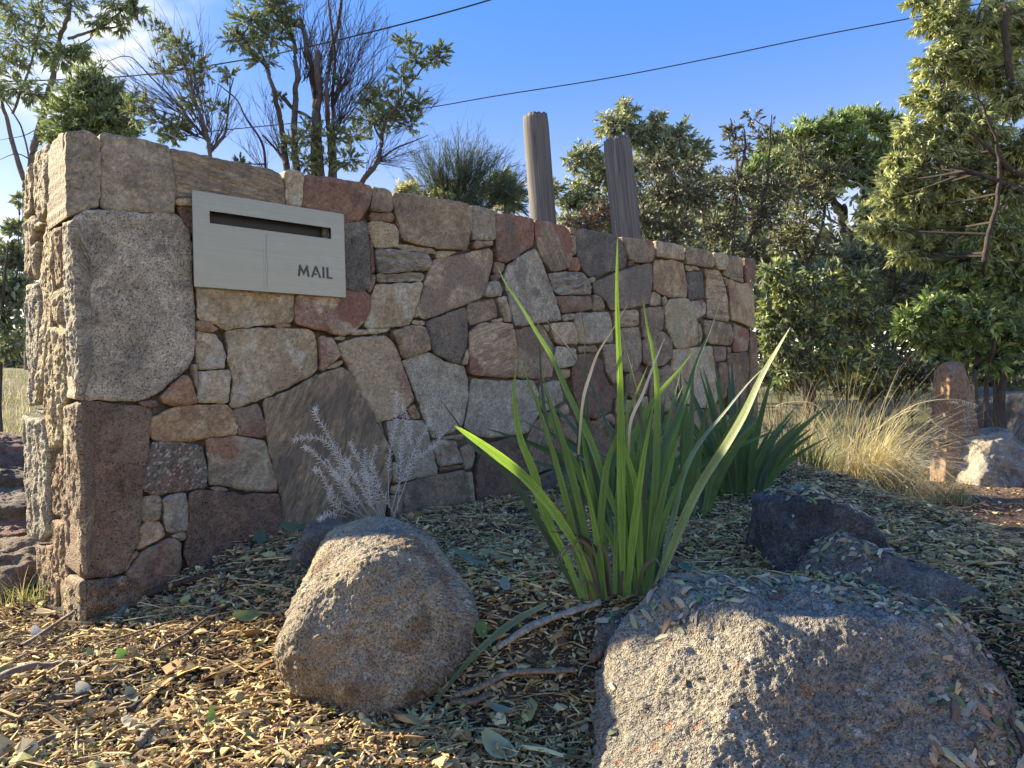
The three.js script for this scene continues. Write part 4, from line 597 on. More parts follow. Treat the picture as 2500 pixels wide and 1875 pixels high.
// ---------------------------------------------------------------- grasses
function blades(bag, foot, n, o) {
  for (let i = 0; i < n; i++) {
    const a = rr(0, 6.283), rad = o.r * Math.sqrt(rnd()), f = foot.clone().add(V(Math.cos(a) * rad, 0, Math.sin(a) * rad)); f.y = (o.flat ? foot.y : G(f.x, f.z)) - 0.005;
    const len = o.len * rr(0.5, 1.1), az = a + rr(-0.9, 0.9), ben = o.bend * rr(0.3, 1.3), w = o.w * rr(0.6, 1.2), c0 = pick(o.cols), q = rr(0.75, 1.2), c = [c0[0] * q, c0[1] * q, c0[2] * q], sd = V(Math.cos(az + 1.57 + rr(-0.6, 0.6)), 0, Math.sin(az + 1.57 + rr(-0.6, 0.6)));
    let pa = -1, pb = -1; const S = 5, kink = rnd() < (o.kink ?? 0) ? rr(0.4, 0.75) : 2;
    for (let s = 0; s <= S; s++) {
      const t = s / S, out = Math.sin(Math.min(1.9, ben * t)) , up = Math.cos(Math.min(2.2, ben * t * 0.8)); let hx = len * t * out, y = len * t * (0.25 + 0.75 * up) * (1 - 0.25 * ben * t); if (t > kink) y -= (t - kink) * len * 0.7;
      const p = f.clone().add(V(Math.cos(az) * hx, Math.max(0.004, y), Math.sin(az) * hx)), ww = w * (1 - t * 0.85) / 2, A = bag.v(p.clone().addScaledVector(sd, ww), c), B = bag.v(p.addScaledVector(sd, -ww), c);
      if (s) { bag.t(pa, pb, A); bag.t(pb, B, A); } pa = A; pb = B;
    }
  }
}
const grassMat = leafMat(0.9, 0.45);
{
  const straw = [[0.66, 0.55, 0.27], [0.58, 0.46, 0.20], [0.72, 0.63, 0.36], [0.42, 0.39, 0.13]], b = at(2075, 1120, 4.85), root = thing('grass_tussock', 'dry straw coloured grass tussock glowing in the sun right of the wall', 'grass tussock', V(b.x, G(b.x, b.z), b.z));
  const g1 = new Bag(); blades(g1, root.position, 1500, { r: 0.24, len: 0.74, bend: 1.25, w: 0.0065, cols: straw, kink: 0.35 }); blades(g1, root.position, 420, { r: 0.18, len: 1.0, bend: 0.9, w: 0.005, cols: straw, kink: 0.4 });
  part('blade_tuft', g1.geo(root.position), grassMat, root, 'stuff');
  const st = new Bag(); for (const s of ['2030,1040 1985,985 1900,990 1930,1008', '2100,1080 2230,990 2330,975 2390,990', '2120,1060 2240,1000 2290,1040 2350,1070 2390,1090 2415,1130']) { const P = curve(xy(s).map(([x, y]) => at(x, y, 4.75)), 20); tube(st, P, 0.0035, 0.0018, 4, () => [0.55, 0.47, 0.27]); for (let i = 13; i < 20; i++) for (let k = 0; k < 5; k++) { const c = P[i].clone().add(V(rr(-1, 1), rr(-1.3, 0.7), rr(-1, 1)).multiplyScalar(0.012)); tube(st, [c, c.clone().add(V(rr(-0.3, 0.3), -1, rr(-0.3, 0.3)).multiplyScalar(0.015))], 0.003, 0.001, 3, [0.62, 0.56, 0.4]); } }
  part('seed_stalk', st.geo(root.position), plainMat, root);
  const tuft = (px, py, d, n, o, label) => { const p = at(px, py, d); p.y = G(p.x, p.z); const t = thing('grass_tuft', label, 'grass tuft', p), bg = new Bag(); blades(bg, p, n, o); part('blade_tuft', bg.geo(p), grassMat, t, 'stuff'); };
  const gg = [[0.14, 0.20, 0.05], [0.22, 0.25, 0.08], [0.4, 0.36, 0.16], [0.10, 0.15, 0.04]];
  tuft(1960, 1160, 4.3, 420, { r: 0.16, len: 0.42, bend: 1.0, w: 0.005, cols: gg }, 'greenish grass tuft between the dark strap leaf clump and the dry tussock');
  tuft(2105, 1185, 4.35, 480, { r: 0.22, len: 0.26, bend: 1.1, w: 0.006, cols: [[0.05, 0.08, 0.03], [0.07, 0.1, 0.04], [0.12, 0.14, 0.05]] }, 'low dark green tuft in front of the dry tussock');
  tuft(2210, 1160, 4.6, 300, { r: 0.16, len: 0.40, bend: 1.0, w: 0.005, cols: gg.concat(straw) }, 'mixed green and straw tuft left of the foot of the upright stone slab');
  tuft(2310, 1190, 4.7, 200, { r: 0.13, len: 0.26, bend: 1.1, w: 0.005, cols: straw.concat(gg) }, 'short straw tuft at the foot of the upright stone slab');
  tuft(1905, 1070, 4.9, 260, { r: 0.2, len: 0.75, bend: 0.5, w: 0.004, cols: straw }, 'thin dry stalks just right of the end of the wall');
  tuft(55, 1480, 2.2, 220, { r: 0.10, len: 0.13, bend: 1.0, w: 0.0028, cols: [[0.16, 0.22, 0.05], [0.3, 0.3, 0.1], [0.45, 0.4, 0.2]] }, 'small green grass tuft at the left foot of the wall');
  const far = new Bag();
  for (let i = 0; i < 240; i++) { const px = rr(1860, 2600), d = rr(6.2, 13), p = at(px, 900, d); p.y = G(p.x, p.z); blades(far, p, 9, { r: 0.16, len: rr(0.3, 0.7), bend: 0.8, w: 0.009, cols: [[0.20, 0.17, 0.08], [0.13, 0.14, 0.06], [0.28, 0.23, 0.12], [0.09, 0.1, 0.045]] }); }
  for (let i = 0; i < 330; i++) { const px = rr(-150, 75), d = rr(3.8, 12), p = at(px, 900, d); p.y = G(p.x, p.z); blades(far, p, 9, { r: 0.14, len: rr(0.1, 0.3), bend: 0.9, w: 0.006, cols: gg.concat(straw) }); }
  tag(part('dry_grass', far.geo(), grassMat, scene), 'loose dry and green grass growing behind both ends of the wall', 'grass', null, 'stuff');
}

// ---------------------------------------------------------------- trees and bushes
// trunks: lines traced up the tree; masses: ellipsoids of twigs and leaves that hang on the nearest trunk
const barkMat = new THREE.MeshStandardMaterial({ vertexColors: true, roughness: 0.95, map: banded, bumpMap: banded, bumpScale: 0.01 });
function tree(o) {
  const D = o.depth, m = D / PX, foot = at(o.foot[0], o.foot[1], D); foot.y = G(foot.x, foot.z);
  const root = thing(o.name, o.label, o.category, foot, o.group), wood = new Bag(), twig = new Bag(), leaf = new Bag(), lines = [];
  const bc = (c) => (t, s) => { const q = 0.8 + 0.4 * hash(s, Math.round(t * 90), 5); return [c[0] * q, c[1] * q, c[2] * q]; };
  for (const t of o.trunks ?? []) {
    const q = xy(t.p), n = q.length, P = q.map(([x, y], i) => at(x, y, D + mix(t.z0 ?? 0, t.z1 ?? rr(-0.05, 0.05) * D, i / (n - 1))));
    if (t.ground !== false) { const g0 = foot.clone().add(V(P[0].x - foot.x, 0, P[0].z - foot.z).multiplyScalar(0.6)); g0.y = G(g0.x, g0.z) - 0.05; if (P[0].y > g0.y + 0.15) P.unshift(g0); }
    const C = curve(P, Math.max(14, n * 7)).map((p, i) => p.add(V(n3(i * 0.22, t.r, 1), n3(i * 0.22, t.r, 9) * 0.3, n3(i * 0.22, t.r, 5)).multiplyScalar(t.r * 0.4))); lines.push(C);
    const b = t.own ? new Bag() : wood; tube(b, C, t.r, t.r1 ?? t.r * 0.35, t.r > 0.03 ? 9 : 5, bc(o.bark), 0.12); if (t.own) part('trunk', b.geo(root.position), barkMat, root);
  }
  const L = o.leaf;
  const putLeaf = (p, dir, len, tq = 1) => {
    const w = len * L.w, c0 = pick(L.cols), q = tq * rr(0.72, 1.25) * (o.tone ?? 1.75), c = [c0[0] * q, c0[1] * q, c0[2] * q], d = V(dir.x + rr(-1, 1) * L.spread, dir.y + rr(-1, 1) * L.spread - L.droop, dir.z + rr(-1, 1) * L.spread).normalize();
    const s = V(rr(-1, 1), rr(-0.6, 0.6), rr(-1, 1)).cross(d).normalize(), u = V(0, 0, 0).crossVectors(s, d), a = leaf.v(p, c), tip = p.clone().addScaledVector(d, len).addScaledVector(u, -0.18 * len);
    const mid = p.clone().addScaledVector(d, len * 0.45), l = leaf.v(mid.clone().addScaledVector(s, w / 2).addScaledVector(u, 0.06 * len), c), r = leaf.v(mid.clone().addScaledVector(s, -w / 2).addScaledVector(u, 0.06 * len), c), e = leaf.v(tip, c);
    leaf.t(a, l, r); leaf.t(l, e, r);
  };
  for (const b of o.masses) {
    const [px, py, rad, n] = b, e = b[4] ?? {}, R = rad * m, c = at(px, py, D + (e.dz ?? rr(-0.5, 0.5) * R)), sq = e.sq ?? 0.85; let org = null, away = null;
    if (e.from) org = at(e.from[0], e.from[1], D + (e.dz ?? 0) * 0.3); else if (lines.length) { let best = 1e9; for (const C of lines) for (const p of C) { const d = p.distanceTo(c) + Math.max(0, p.y - c.y) * 1.5; if (d < best) { best = d; org = p; } } }
    if (org && !e.from) { const mid = org.clone().lerp(c, 0.55).add(V(0, -0.12 * R, 0)); tube(twig, curve([org, mid, c], 8), o.limb ?? 0.012, 0.004, 5, bc(o.bark), 0.2); }
    for (let i = 0; i < n; i++) {
      const a = rr(0, 6.283), h = rr(-1, 1), g = Math.sqrt(1 - h * h), rad2 = R * Math.pow(rr(0.08, 1.25), 0.5), end = c.clone().add(V(Math.cos(a) * g, h * sq, Math.sin(a) * g).multiplyScalar(rad2));
      const s0 = e.from ? org.clone().add(V(rr(-1, 1), rr(-0.3, 1), rr(-1, 1)).multiplyScalar(R * 0.12)) : c.clone().lerp(end, rr(0, 0.3)).add(V(rr(-1, 1), rr(-1, 0.2), rr(-1, 1)).multiplyScalar(R * 0.2)), len = s0.distanceTo(end);
      const midp = s0.clone().lerp(end, 0.5).add(V(rr(-1, 1), rr(-0.4, 1) * (e.arch ?? 0.4), rr(-1, 1)).multiplyScalar(len * 0.13)), P = curve([s0, midp, end], o.seg ?? 5);
      const tr = (e.tr ?? o.twig ?? 0.003); if (tr > 0) tube(twig, P, tr, tr * 0.35, 3, bc(e.tc ?? o.twigC ?? o.bark));
      if (e.forks) for (let f = 0; f < e.forks; f++) { const k = 1 + Math.floor(rnd() * (P.length - 2)), dd = P[k + 1].clone().sub(P[k]).normalize().add(V(rr(-0.7, 0.7), rr(-0.3, 0.7), rr(-0.7, 0.7))).normalize(), q2 = P[k].clone().addScaledVector(dd, len * rr(0.2, 0.45)); tube(twig, [P[k], P[k].clone().lerp(q2, 0.5).add(V(0, len * 0.02, 0)), q2], tr * 0.6, tr * 0.25, 3, bc(e.tc ?? o.twigC ?? o.bark)); }
      const nl = Math.round((e.leaves ?? L.n) * rr(0.6, 1.4)), tq = rr(0.68, 1.25); const dir = end.clone().sub(s0).normalize();
      for (let k = 0; k < nl; k++) { const t = mix(L.from ?? 0.3, 1, (k + rnd()) / nl), f = t * (P.length - 1), k0 = Math.min(P.length - 2, Math.floor(f)); putLeaf(P[k0].clone().lerp(P[k0 + 1], f - k0), dir, L.len * rr(0.45, 1.25), tq); }
    }
  }
  if (wood.i.length) part(o.trunks.some((t) => t.own) ? 'limb' : 'trunk', wood.geo(root.position), barkMat, root, o.trunks.some((t) => t.own) && o.trunks.filter((t) => !t.own).length > 1 ? 'stuff' : undefined);
  if (twig.i.length) part('twig', twig.geo(root.position), barkMat, root, 'stuff');
  if (leaf.i.length) part('foliage', leaf.geo(root.position), o.mat ?? gumLeaf, root, 'stuff');
  return root;
}
const gumLeaf = leafMat(0.8, 0.5), darkLeaf = leafMat(0.8, 0.42);
const GUM = [[0.17, 0.20, 0.06], [0.22, 0.24, 0.08], [0.12, 0.16, 0.05], [0.28, 0.27, 0.10], [0.08, 0.12, 0.045]];
const OLIVE = [[0.12, 0.15, 0.055], [0.16, 0.19, 0.07], [0.09, 0.12, 0.045], [0.21, 0.23, 0.09]];
tree({ name: 'gum_tree', label: 'tall sparse gum tree at the left edge, behind the end of the wall', category: 'tree', depth: 13, foot: [70, 900], bark: [0.22, 0.19, 0.16], limb: 0.0289, twig: 0.0046,
  trunks: [{ p: '62,470 57,437 32,354 16,285 0,235 -40,160', r: 0.0596, own: 1 }, { p: '70,470 76,390 98,310 117,247 130,183 133,152 149,85 165,47 172,0 180,-80', r: 0.0675, r1: 0.0260, own: 1 }, { p: '80,440 72,396 54,316 30,272 0,225', r: 0.0238, ground: false }, { p: '133,152 160,120 190,112 215,98 228,84', r: 0.0222, ground: false }, { p: '168,95 205,82 259,60 285,38 310,10 330,-40', r: 0.0270, ground: false }, { p: '98,310 60,330 0,342', r: 0.0111, ground: false }, { p: '76,390 40,375 0,390', r: 0.0127, ground: false }, { p: '32,278 60,200 85,120 100,40 105,-40', r: 0.0238, ground: false }],
  masses: [[40, 90, 99, 66], [150, 140, 44, 29], [110, 30, 66, 37], [290, 18, 51, 44], [335, 22, 37, 24], [240, 50, 33, 20], [205, 118, 37, 18], [300, 62, 24, 13], [90, 230, 40, 22], [55, 215, 50, 29], [20, 150, 66, 44], [170, 15, 44, 24], [20, 20, 66, 44], [100, -60, 99, 44], [-20, 220, 55, 33], [185, 125, 37, 18], [120, 330, 37, 18], [95, 110, 37, 20]],
  leaf: { len: 0.13, w: 0.22, n: 15, spread: 0.8, droop: 0.8, cols: OLIVE } });
tree({ name: 'bush', label: 'dense dark green rounded bush behind the left end of the wall', category: 'bush', depth: 12, foot: [220, 900], bark: [0.12, 0.1, 0.08], twig: 0.0048, mat: darkLeaf,
  trunks: [{ p: '220,520 215,420 225,340 240,270', r: 0.0750 }, { p: '215,450 260,380 290,320', r: 0.0450, ground: false }, { p: '216,450 180,380 165,330', r: 0.0450, ground: false }],
  masses: [[222, 225, 83, 134], [170, 270, 67, 78], [285, 255, 63, 78], [222, 235, 65, 67], [262, 292, 72, 123], [200, 310, 85, 146], [150, 330, 54, 67], [305, 325, 45, 49], [250, 360, 78, 101], [180, 380, 67, 90], [140, 400, 45, 56], [235, 205, 27, 22]],
  leaf: { len: 0.11, w: 0.26, n: 20, spread: 0.8, droop: 0.0, cols: [[0.12, 0.155, 0.06], [0.15, 0.19, 0.07], [0.09, 0.12, 0.05], [0.22, 0.25, 0.085]] } });
const TW = [0.20, 0.155, 0.125];
tree({ name: 'shrub', label: 'open twiggy shrub with sparse leaf tufts above the letterbox end of the wall', category: 'shrub', depth: 10.5, foot: [515, 900], bark: TW, limb: 0.0120, twig: 0.0026, seg: 6,
  trunks: [{ p: '515,420 512,375 505,330 485,270 462,200 440,130 415,70', r: 0.0330, r1: 0.0090 }, { p: '514,372 545,335 555,290 560,240 570,190', r: 0.0210 , r1: 0.0075, ground: false }, { p: '510,350 470,300 420,240 370,190 320,140 260,150', r: 0.0180, r1: 0.0045, ground: false }, { p: '505,335 450,290 390,270 340,250', r: 0.0165, r1: 0.0045, ground: false }],
  masses: [[440, 118, 49, 45], [402, 98, 38, 29], [470, 150, 52, 45], [402, 172, 40, 34], [500, 172, 34, 29], [376, 60, 27, 18], [562, 180, 29, 25], [360, 252, 38, 29], [330, 272, 45, 34], [440, 308, 34, 45], [480, 255, 43, 29], [540, 265, 34, 20], [418, 330, 31, 45], [475, 215, 45, 29], [390, 300, 38, 25],
    [300, 190, 90, 16, { from: [450, 280], leaves: 0, forks: 4, tr: 0.0054 }], [420, 150, 120, 30, { from: [500, 330], leaves: 0, forks: 4, tr: 0.0054 }], [540, 240, 90, 30, { from: [516, 370], leaves: 0, forks: 4, tr: 0.0048 }], [480, 60, 60, 10, { from: [480, 240], leaves: 0, forks: 3, tr: 0.0054 }], [360, 250, 70, 16, { from: [490, 340], leaves: 1, forks: 4, tr: 0.0054 }]],
  leaf: { len: 0.062, w: 0.24, n: 24, spread: 0.55, droop: -0.25, cols: OLIVE } });
tree({ name: 'tree', label: 'many stemmed tree with bare upper twigs standing behind the letterbox', category: 'tree', depth: 11.5, foot: [760, 900], bark: [0.14, 0.115, 0.1], limb: 0.0138, twig: 0.0031, seg: 6,
  trunks: [{ p: '702,470 698,400 690,330 680,270 668,215 650,165 635,120', r: 0.0652, r1: 0.0184, own: 1 }, { p: '724,470 722,400 718,320 722,240 726,180 716,110 700,40 690,-20', r: 0.0677, r1: 0.0184, own: 1 }, { p: '768,470 768,400 770,300 768,220 758,150 742,90 735,44', r: 0.0808, r1: 0.0245, own: 1 }, { p: '782,470 782,420 778,360 776,290 780,220 772,125', r: 0.0677, r1: 0.0460, own: 1 }, { p: '805,470 808,390 802,310 798,230 806,150 822,70 835,0 842,-60', r: 0.0496, r1: 0.0184, own: 1 }, { p: '818,470 815,350 812,240 818,130 806,40 800,-40', r: 0.0391, r1: 0.0123, own: 1 }, { p: '868,475 886,440 916,405 932,350 940,300 965,262 1000,205 1040,160', r: 0.0521, r1: 0.0123, own: 1 }, { p: '655,470 650,420 640,350 605,295 575,240 530,205', r: 0.0286, r1: 0.0092, own: 1 },
    { p: '690,235 712,262 740,278 780,305 800,330', r: 0.0339, ground: false }, { p: '700,400 670,360 640,330', r: 0.0286, ground: false }, { p: '926,390 970,360 1010,345 1045,330', r: 0.0183, r1: 0.0046, ground: false }, { p: '935,350 915,310 905,270 880,230', r: 0.0183, r1: 0.0061, ground: false }, { p: '650,165 620,130 600,100 585,80', r: 0.0183, ground: false }],
  masses: [[612, 48, 58, 78], [662, 88, 60, 78], [570, 98, 45, 49], [684, 20, 52, 67], [642, 142, 47, 45], [702, 62, 38, 38], [612, 100, 45, 45], [650, 10, 56, 67],
    [990, 100, 34, 29], [1010, 140, 43, 45], [1062, 138, 36, 38], [1082, 118, 22, 18], [980, 190, 40, 40], [932, 232, 49, 56], [972, 268, 52, 60], [902, 296, 49, 52], [1022, 250, 38, 36], [940, 290, 45, 45], [1000, 300, 38, 29], [900, 245, 38, 38],
    [860, 330, 49, 40], [820, 330, 40, 38], [760, 330, 60, 49], [722, 352, 40, 34], [850, 388, 43, 40], [790, 390, 45, 45], [740, 400, 45, 38], [586, 396, 18, 20], [598, 412, 16, 16], [680, 240, 18, 16], [830, 200, 27, 13],
    [860, 60, 120, 30, { from: [805, 260], leaves: 0, forks: 5, tr: 0.0074 }], [800, 40, 110, 22, { from: [775, 240], leaves: 0, forks: 5, tr: 0.0074 }], [760, 20, 100, 18, { from: [745, 200], leaves: 0, forks: 4, tr: 0.0074 }], [920, 120, 90, 20, { from: [830, 300], leaves: 0, forks: 5, tr: 0.0059 }], [870, 180, 90, 22, { from: [815, 330], leaves: 0, forks: 5, tr: 0.0059 }], [1010, 320, 80, 18, { from: [920, 400], leaves: 0, forks: 5, tr: 0.0045 }], [640, 260, 70, 15, { from: [690, 380], leaves: 0, forks: 4, tr: 0.0051 }], [1040, 230, 60, 11, { from: [960, 330], leaves: 0, forks: 4, tr: 0.0045 }], [600, 330, 60, 13, { from: [650, 430], leaves: 0, forks: 4, tr: 0.0045 }], [930, 370, 60, 12, { from: [900, 420], leaves: 0, forks: 4, tr: 0.0045 }], [560, 40, 50, 5, { from: [600, 120], leaves: 0, forks: 3, tr: 0.0045 }], [1010, 400, 60, 12, { from: [930, 400], leaves: 0, forks: 4, tr: 0.0037 }]],
  leaf: { len: 0.070, w: 0.22, n: 28, spread: 0.5, droop: -0.2, cols: OLIVE } });
tree({ name: 'wispy_bush', label: 'wispy fine needled bush behind the wall, left of the taller post', category: 'bush', depth: 12.5, foot: [1130, 930], bark: [0.12, 0.1, 0.085], twig: 0.0033, seg: 6, mat: darkLeaf,
  trunks: [{ p: '1110,620 1108,540 1090,480 1070,420', r: 0.0417 }, { p: '1112,560 1150,480 1180,420', r: 0.0347, ground: false }, { p: '1112,580 1200,500 1240,450', r: 0.0278, ground: false }],
  masses: [[1050, 375, 58, 50, { from: [1090, 500], forks: 5, arch: 0.8 }], [1150, 362, 62, 64, { from: [1120, 500], forks: 5, arch: 0.8 }], [1206, 400, 62, 64, { from: [1140, 500], forks: 5, arch: 0.8 }], [1120, 420, 60, 60, { from: [1110, 520], forks: 4 }], [1180, 470, 64, 70, { from: [1130, 540], forks: 4 }], [1265, 430, 44, 40, { from: [1180, 520], forks: 4 }], [1010, 430, 46, 26, { from: [1080, 520], forks: 4 }], [1260, 490, 50, 46], [1340, 470, 40, 30, { from: [1300, 540], forks: 3 }], [1130, 510, 70, 60]],
  leaf: { len: 0.13, w: 0.06, n: 30, spread: 0.45, droop: 0.1, cols: [[0.04, 0.075, 0.035], [0.055, 0.09, 0.04], [0.08, 0.11, 0.05]] } });
for (const [px, py, r, n, d, label] of [[1000, 470, 34, 90, 12, 'pale yellow-green bush low behind the wall, left of the wispy bush'], [1090, 466, 40, 110, 12.5, 'pale yellow-green bush low behind the wall, under the wispy bush'], [1230, 440, 34, 90, 13, 'pale yellow-green bush just left of the taller post']]) tree({ name: 'bush', label, category: 'bush', depth: d, foot: [px, 930], bark: [0.15, 0.12, 0.1], twig: 0.0033, trunks: [{ p: `${px},650 ${px},560 ${px + 5},${py + 20}`, r: 0.0556 }], masses: [[px, py, r, n], [px - r, py + 24, r * 0.8, n * 0.6], [px + r, py + 30, r * 0.8, n * 0.6], [px, py + 55, r * 1.3, n]], leaf: { len: 0.10, w: 0.3, n: 9, spread: 0.8, droop: 0.1, cols: [[0.26, 0.25, 0.11], [0.3, 0.29, 0.14], [0.18, 0.19, 0.08]] } });
tree({ name: 'gum_tree', label: 'yellow-green bushy gum tree behind the two posts', category: 'tree', depth: 11, foot: [1520, 930], bark: [0.2, 0.17, 0.14], limb: 0.016, twig: 0.004,
  trunks: [{ p: '1525,700 1522,600 1530,480 1528,380 1530,290', r: 0.06 }, { p: '1523,600 1480,500 1440,420', r: 0.04, ground: false }, { p: '1526,560 1600,460 1650,380', r: 0.04, ground: false }],
  masses: [[1530, 268, 32, 40], [1500, 305, 48, 70], [1562, 330, 44, 64], [1436, 378, 40, 46], [1480, 420, 62, 90], [1400, 392, 30, 26], [1420, 468, 54, 76], [1602, 300, 30, 30], [1592, 352, 54, 76], [1660, 332, 46, 60], [1700, 372, 40, 44], [1642, 402, 60, 84], [1540, 420, 64, 94], [1398, 500, 42, 54], [1352, 466, 30, 26], [1470, 500, 60, 76], [1560, 500, 70, 90], [1650, 480, 70, 80], [1380, 550, 50, 60], [1480, 560, 60, 60], [1720, 440, 50, 50]],
  tone: 1.6, leaf: { len: 0.095, w: 0.32, n: 18, spread: 0.8, droop: 0.45, cols: [[0.22, 0.25, 0.11], [0.28, 0.30, 0.15], [0.15, 0.18, 0.08], [0.10, 0.13, 0.06], [0.33, 0.33, 0.18]] } });
const SCRUB = [[0.06, 0.07, 0.035], [0.045, 0.055, 0.03], [0.085, 0.09, 0.045], [0.13, 0.13, 0.06]];
for (const [label, foot, depth, cols, masses, trunks] of [
  ['reddish brown half dead shrub low between the two posts', [1440, 930], 8.6, [[0.16, 0.07, 0.04], [0.12, 0.09, 0.05], [0.09, 0.1, 0.05]], [[1420, 545, 50, 46], [1470, 520, 40, 36], [1400, 580, 50, 30], [1455, 580, 40, 30]], ['1440,680 1440,600 1430,540']],
  ['dark twiggy scrub bush just right of the shorter post', [1620, 930], 7.0, SCRUB, [[1620, 470, 70, 60], [1570, 540, 50, 40], [1650, 560, 60, 50], [1680, 480, 60, 50], [1600, 400, 46, 30], [1690, 410, 40, 24], [1610, 620, 70, 40]], ['1620,760 1622,640 1610,540 1615,430', '1621,640 1660,560 1690,460', '1621,660 1580,580 1560,500']],
  ['dark open scrub tree over the right end of the wall, thin shoots at its top', [1780, 930], 7.4, SCRUB, [[1750, 560, 70, 60], [1800, 450, 80, 64], [1852, 530, 70, 60], [1812, 366, 50, 22], [1790, 322, 30, 12], [1880, 330, 44, 20], [1882, 450, 60, 50], [1720, 480, 50, 40], [1760, 640, 70, 46], [1840, 620, 60, 40], [1840, 290, 30, 8]], ['1780,800 1785,680 1790,560 1800,450 1795,350 1780,290', '1786,660 1840,560 1870,450 1880,340 1885,280', '1784,680 1730,590 1710,500', '1800,440 1820,360 1815,310']],
  ['grey twiggy scrub tree in front of the big dome shaped tree', [1970, 930], 8.0, [[0.14, 0.15, 0.06], [0.09, 0.11, 0.05], [0.19, 0.19, 0.08]], [[1960, 380, 60, 40], [1932, 460, 60, 46], [1990, 500, 60, 46], [1950, 560, 70, 54], [2010, 430, 50, 36], [1900, 600, 60, 44], [1990, 610, 50, 30], [2050, 420, 44, 36]], ['1970,800 1972,680 1960,560 1965,440 1960,350', '1972,640 2010,540 2020,430', '1970,660 1920,560 1925,470']],
]) tree({ name: 'scrub_tree', label, category: 'tree', depth, foot, bark: [0.13, 0.105, 0.085], limb: 0.010, twig: 0.003, seg: 6, mat: darkLeaf, trunks: trunks.map((p, i) => ({ p, r: i ? 0.022 : 0.032, r1: 0.005, ground: i === 0 })), masses: masses.map((q) => [q[0], q[1], q[2], Math.round(q[3] * 1.5), { forks: 4 }]), tone: 1.3, tone: 1.6, leaf: { len: 0.055, w: 0.35, n: 10, spread: 0.8, droop: 0.1, cols } });
tree({ name: 'dome_tree', label: 'large bright green dome crowned tree in the distance, trunks dark against the sky', category: 'tree', depth: 30, foot: [2085, 800], bark: [0.05, 0.042, 0.038], limb: 0.10, twig: 0.02, seg: 3,
  trunks: [{ p: '2080,690 2078,640 2066,580 2050,520 2020,470', r: 0.33, r1: 0.12, own: 1 }, { p: '2088,690 2090,620 2104,560 2112,500 2118,430', r: 0.36, r1: 0.14, own: 1 }, { p: '2076,650 2040,590 2010,560 1980,540', r: 0.2, r1: 0.06, ground: false }, { p: '2092,620 2070,560 2062,500', r: 0.2, ground: false }, { p: '2096,640 2130,580 2150,520', r: 0.2, ground: false }],
  masses: [[1880, 372, 46, 46], [1930, 350, 54, 60], [1985, 325, 54, 64], [2050, 306, 54, 64], [2115, 298, 50, 60], [2170, 310, 50, 60], [2220, 340, 50, 50], [2000, 380, 70, 80], [2080, 370, 70, 80], [2150, 380, 70, 80], [1900, 400, 60, 60], [1850, 420, 46, 40], [1820, 450, 40, 34], [1960, 430, 60, 60], [2060, 430, 60, 60], [2150, 440, 60, 50], [2200, 420, 50, 40], [1870, 470, 50, 40], [2010, 470, 40, 30], [2120, 480, 40, 26]].map((q) => [...q, { sq: 0.7, arch: 0.8 }]),
  tone: 2.2, leaf: { len: 0.28, w: 0.2, n: 46, spread: 0.75, droop: -0.35, from: 0.15, cols: [[0.10, 0.145, 0.04], [0.13, 0.18, 0.05], [0.07, 0.105, 0.035], [0.20, 0.235, 0.07]] } });
tree({ name: 'gum_tree', label: 'big olive leaved gum tree filling the right edge, dark limbs among hanging leaves', category: 'tree', depth: 6.6, foot: [2440, 1000], bark: [0.09, 0.07, 0.06], limb: 0.0119, twig: 0.0034,
  trunks: [{ p: '2440,1000 2452,850 2470,700 2495,560 2510,480 2530,400', r: 0.0475, r1: 0.0449, own: 1 }, { p: '2510,480 2470,455 2430,440 2390,425 2340,410 2280,396', z1: -0.75, r: 0.0317, r1: 0.0066, ground: false }, { p: '2520,440 2480,420 2440,385 2400,352 2368,322', z1: -0.7, r: 0.0343, r1: 0.0079, ground: false }, { p: '2540,330 2510,270 2485,232 2465,190 2458,110 2452,20', z0: 0, z1: -0.4, r: 0.034, r1: 0.0238, ground: false }, { p: '2402,640 2412,580 2430,520 2438,450 2440,395 2432,350 2412,290 2390,240 2368,190', z0: -0.5, z1: -0.8, r: 0.0224, r1: 0.0053, ground: false }, { p: '2370,322 2330,270 2300,210 2290,140 2300,60', r: 0.0211, r1: 0.0066, ground: false }],
  masses: [[2300, 50, 64, 66], [2238, 4, 34, 26], [2400, 50, 90, 90], [2482, 100, 80, 84], [2292, 150, 60, 66], [2382, 170, 76, 84], [2472, 240, 76, 84], [2252, 230, 42, 40], [2300, 262, 66, 74], [2392, 300, 76, 84], [2480, 360, 72, 80], [2226, 318, 46, 46], [2272, 380, 66, 74], [2190, 392, 38, 36], [2362, 420, 76, 84], [2462, 470, 76, 84], [2206, 462, 56, 60], [2290, 490, 66, 74], [2160, 488, 30, 26], [2372, 530, 70, 76], [2252, 556, 56, 60], [2180, 552, 46, 46], [2130, 555, 28, 22], [2470, 560, 66, 70], [2300, 610, 56, 60], [2400, 630, 60, 60], [2420, -60, 90, 60], [2240, 610, 46, 40], [2200, 620, 36, 30], [2340, 120, 60, 60], [2440, 170, 60, 60], [2340, 340, 70, 70], [2430, 400, 70, 70], [2320, 450, 60, 60], [2240, 500, 50, 50], [2420, 580, 70, 70], [2340, 580, 60, 60], [2490, 640, 60, 60], [2300, 0, 60, 50], [2500, 20, 70, 60], [2180, 440, 34, 30], [2240, 430, 44, 44]],
  tone: 1.55, leaf: { len: 0.080, w: 0.22, n: 30, spread: 0.7, droop: 0.8, cols: [[0.25, 0.28, 0.10], [0.32, 0.34, 0.13], [0.19, 0.23, 0.075], [0.40, 0.39, 0.16], [0.11, 0.14, 0.05]] } });
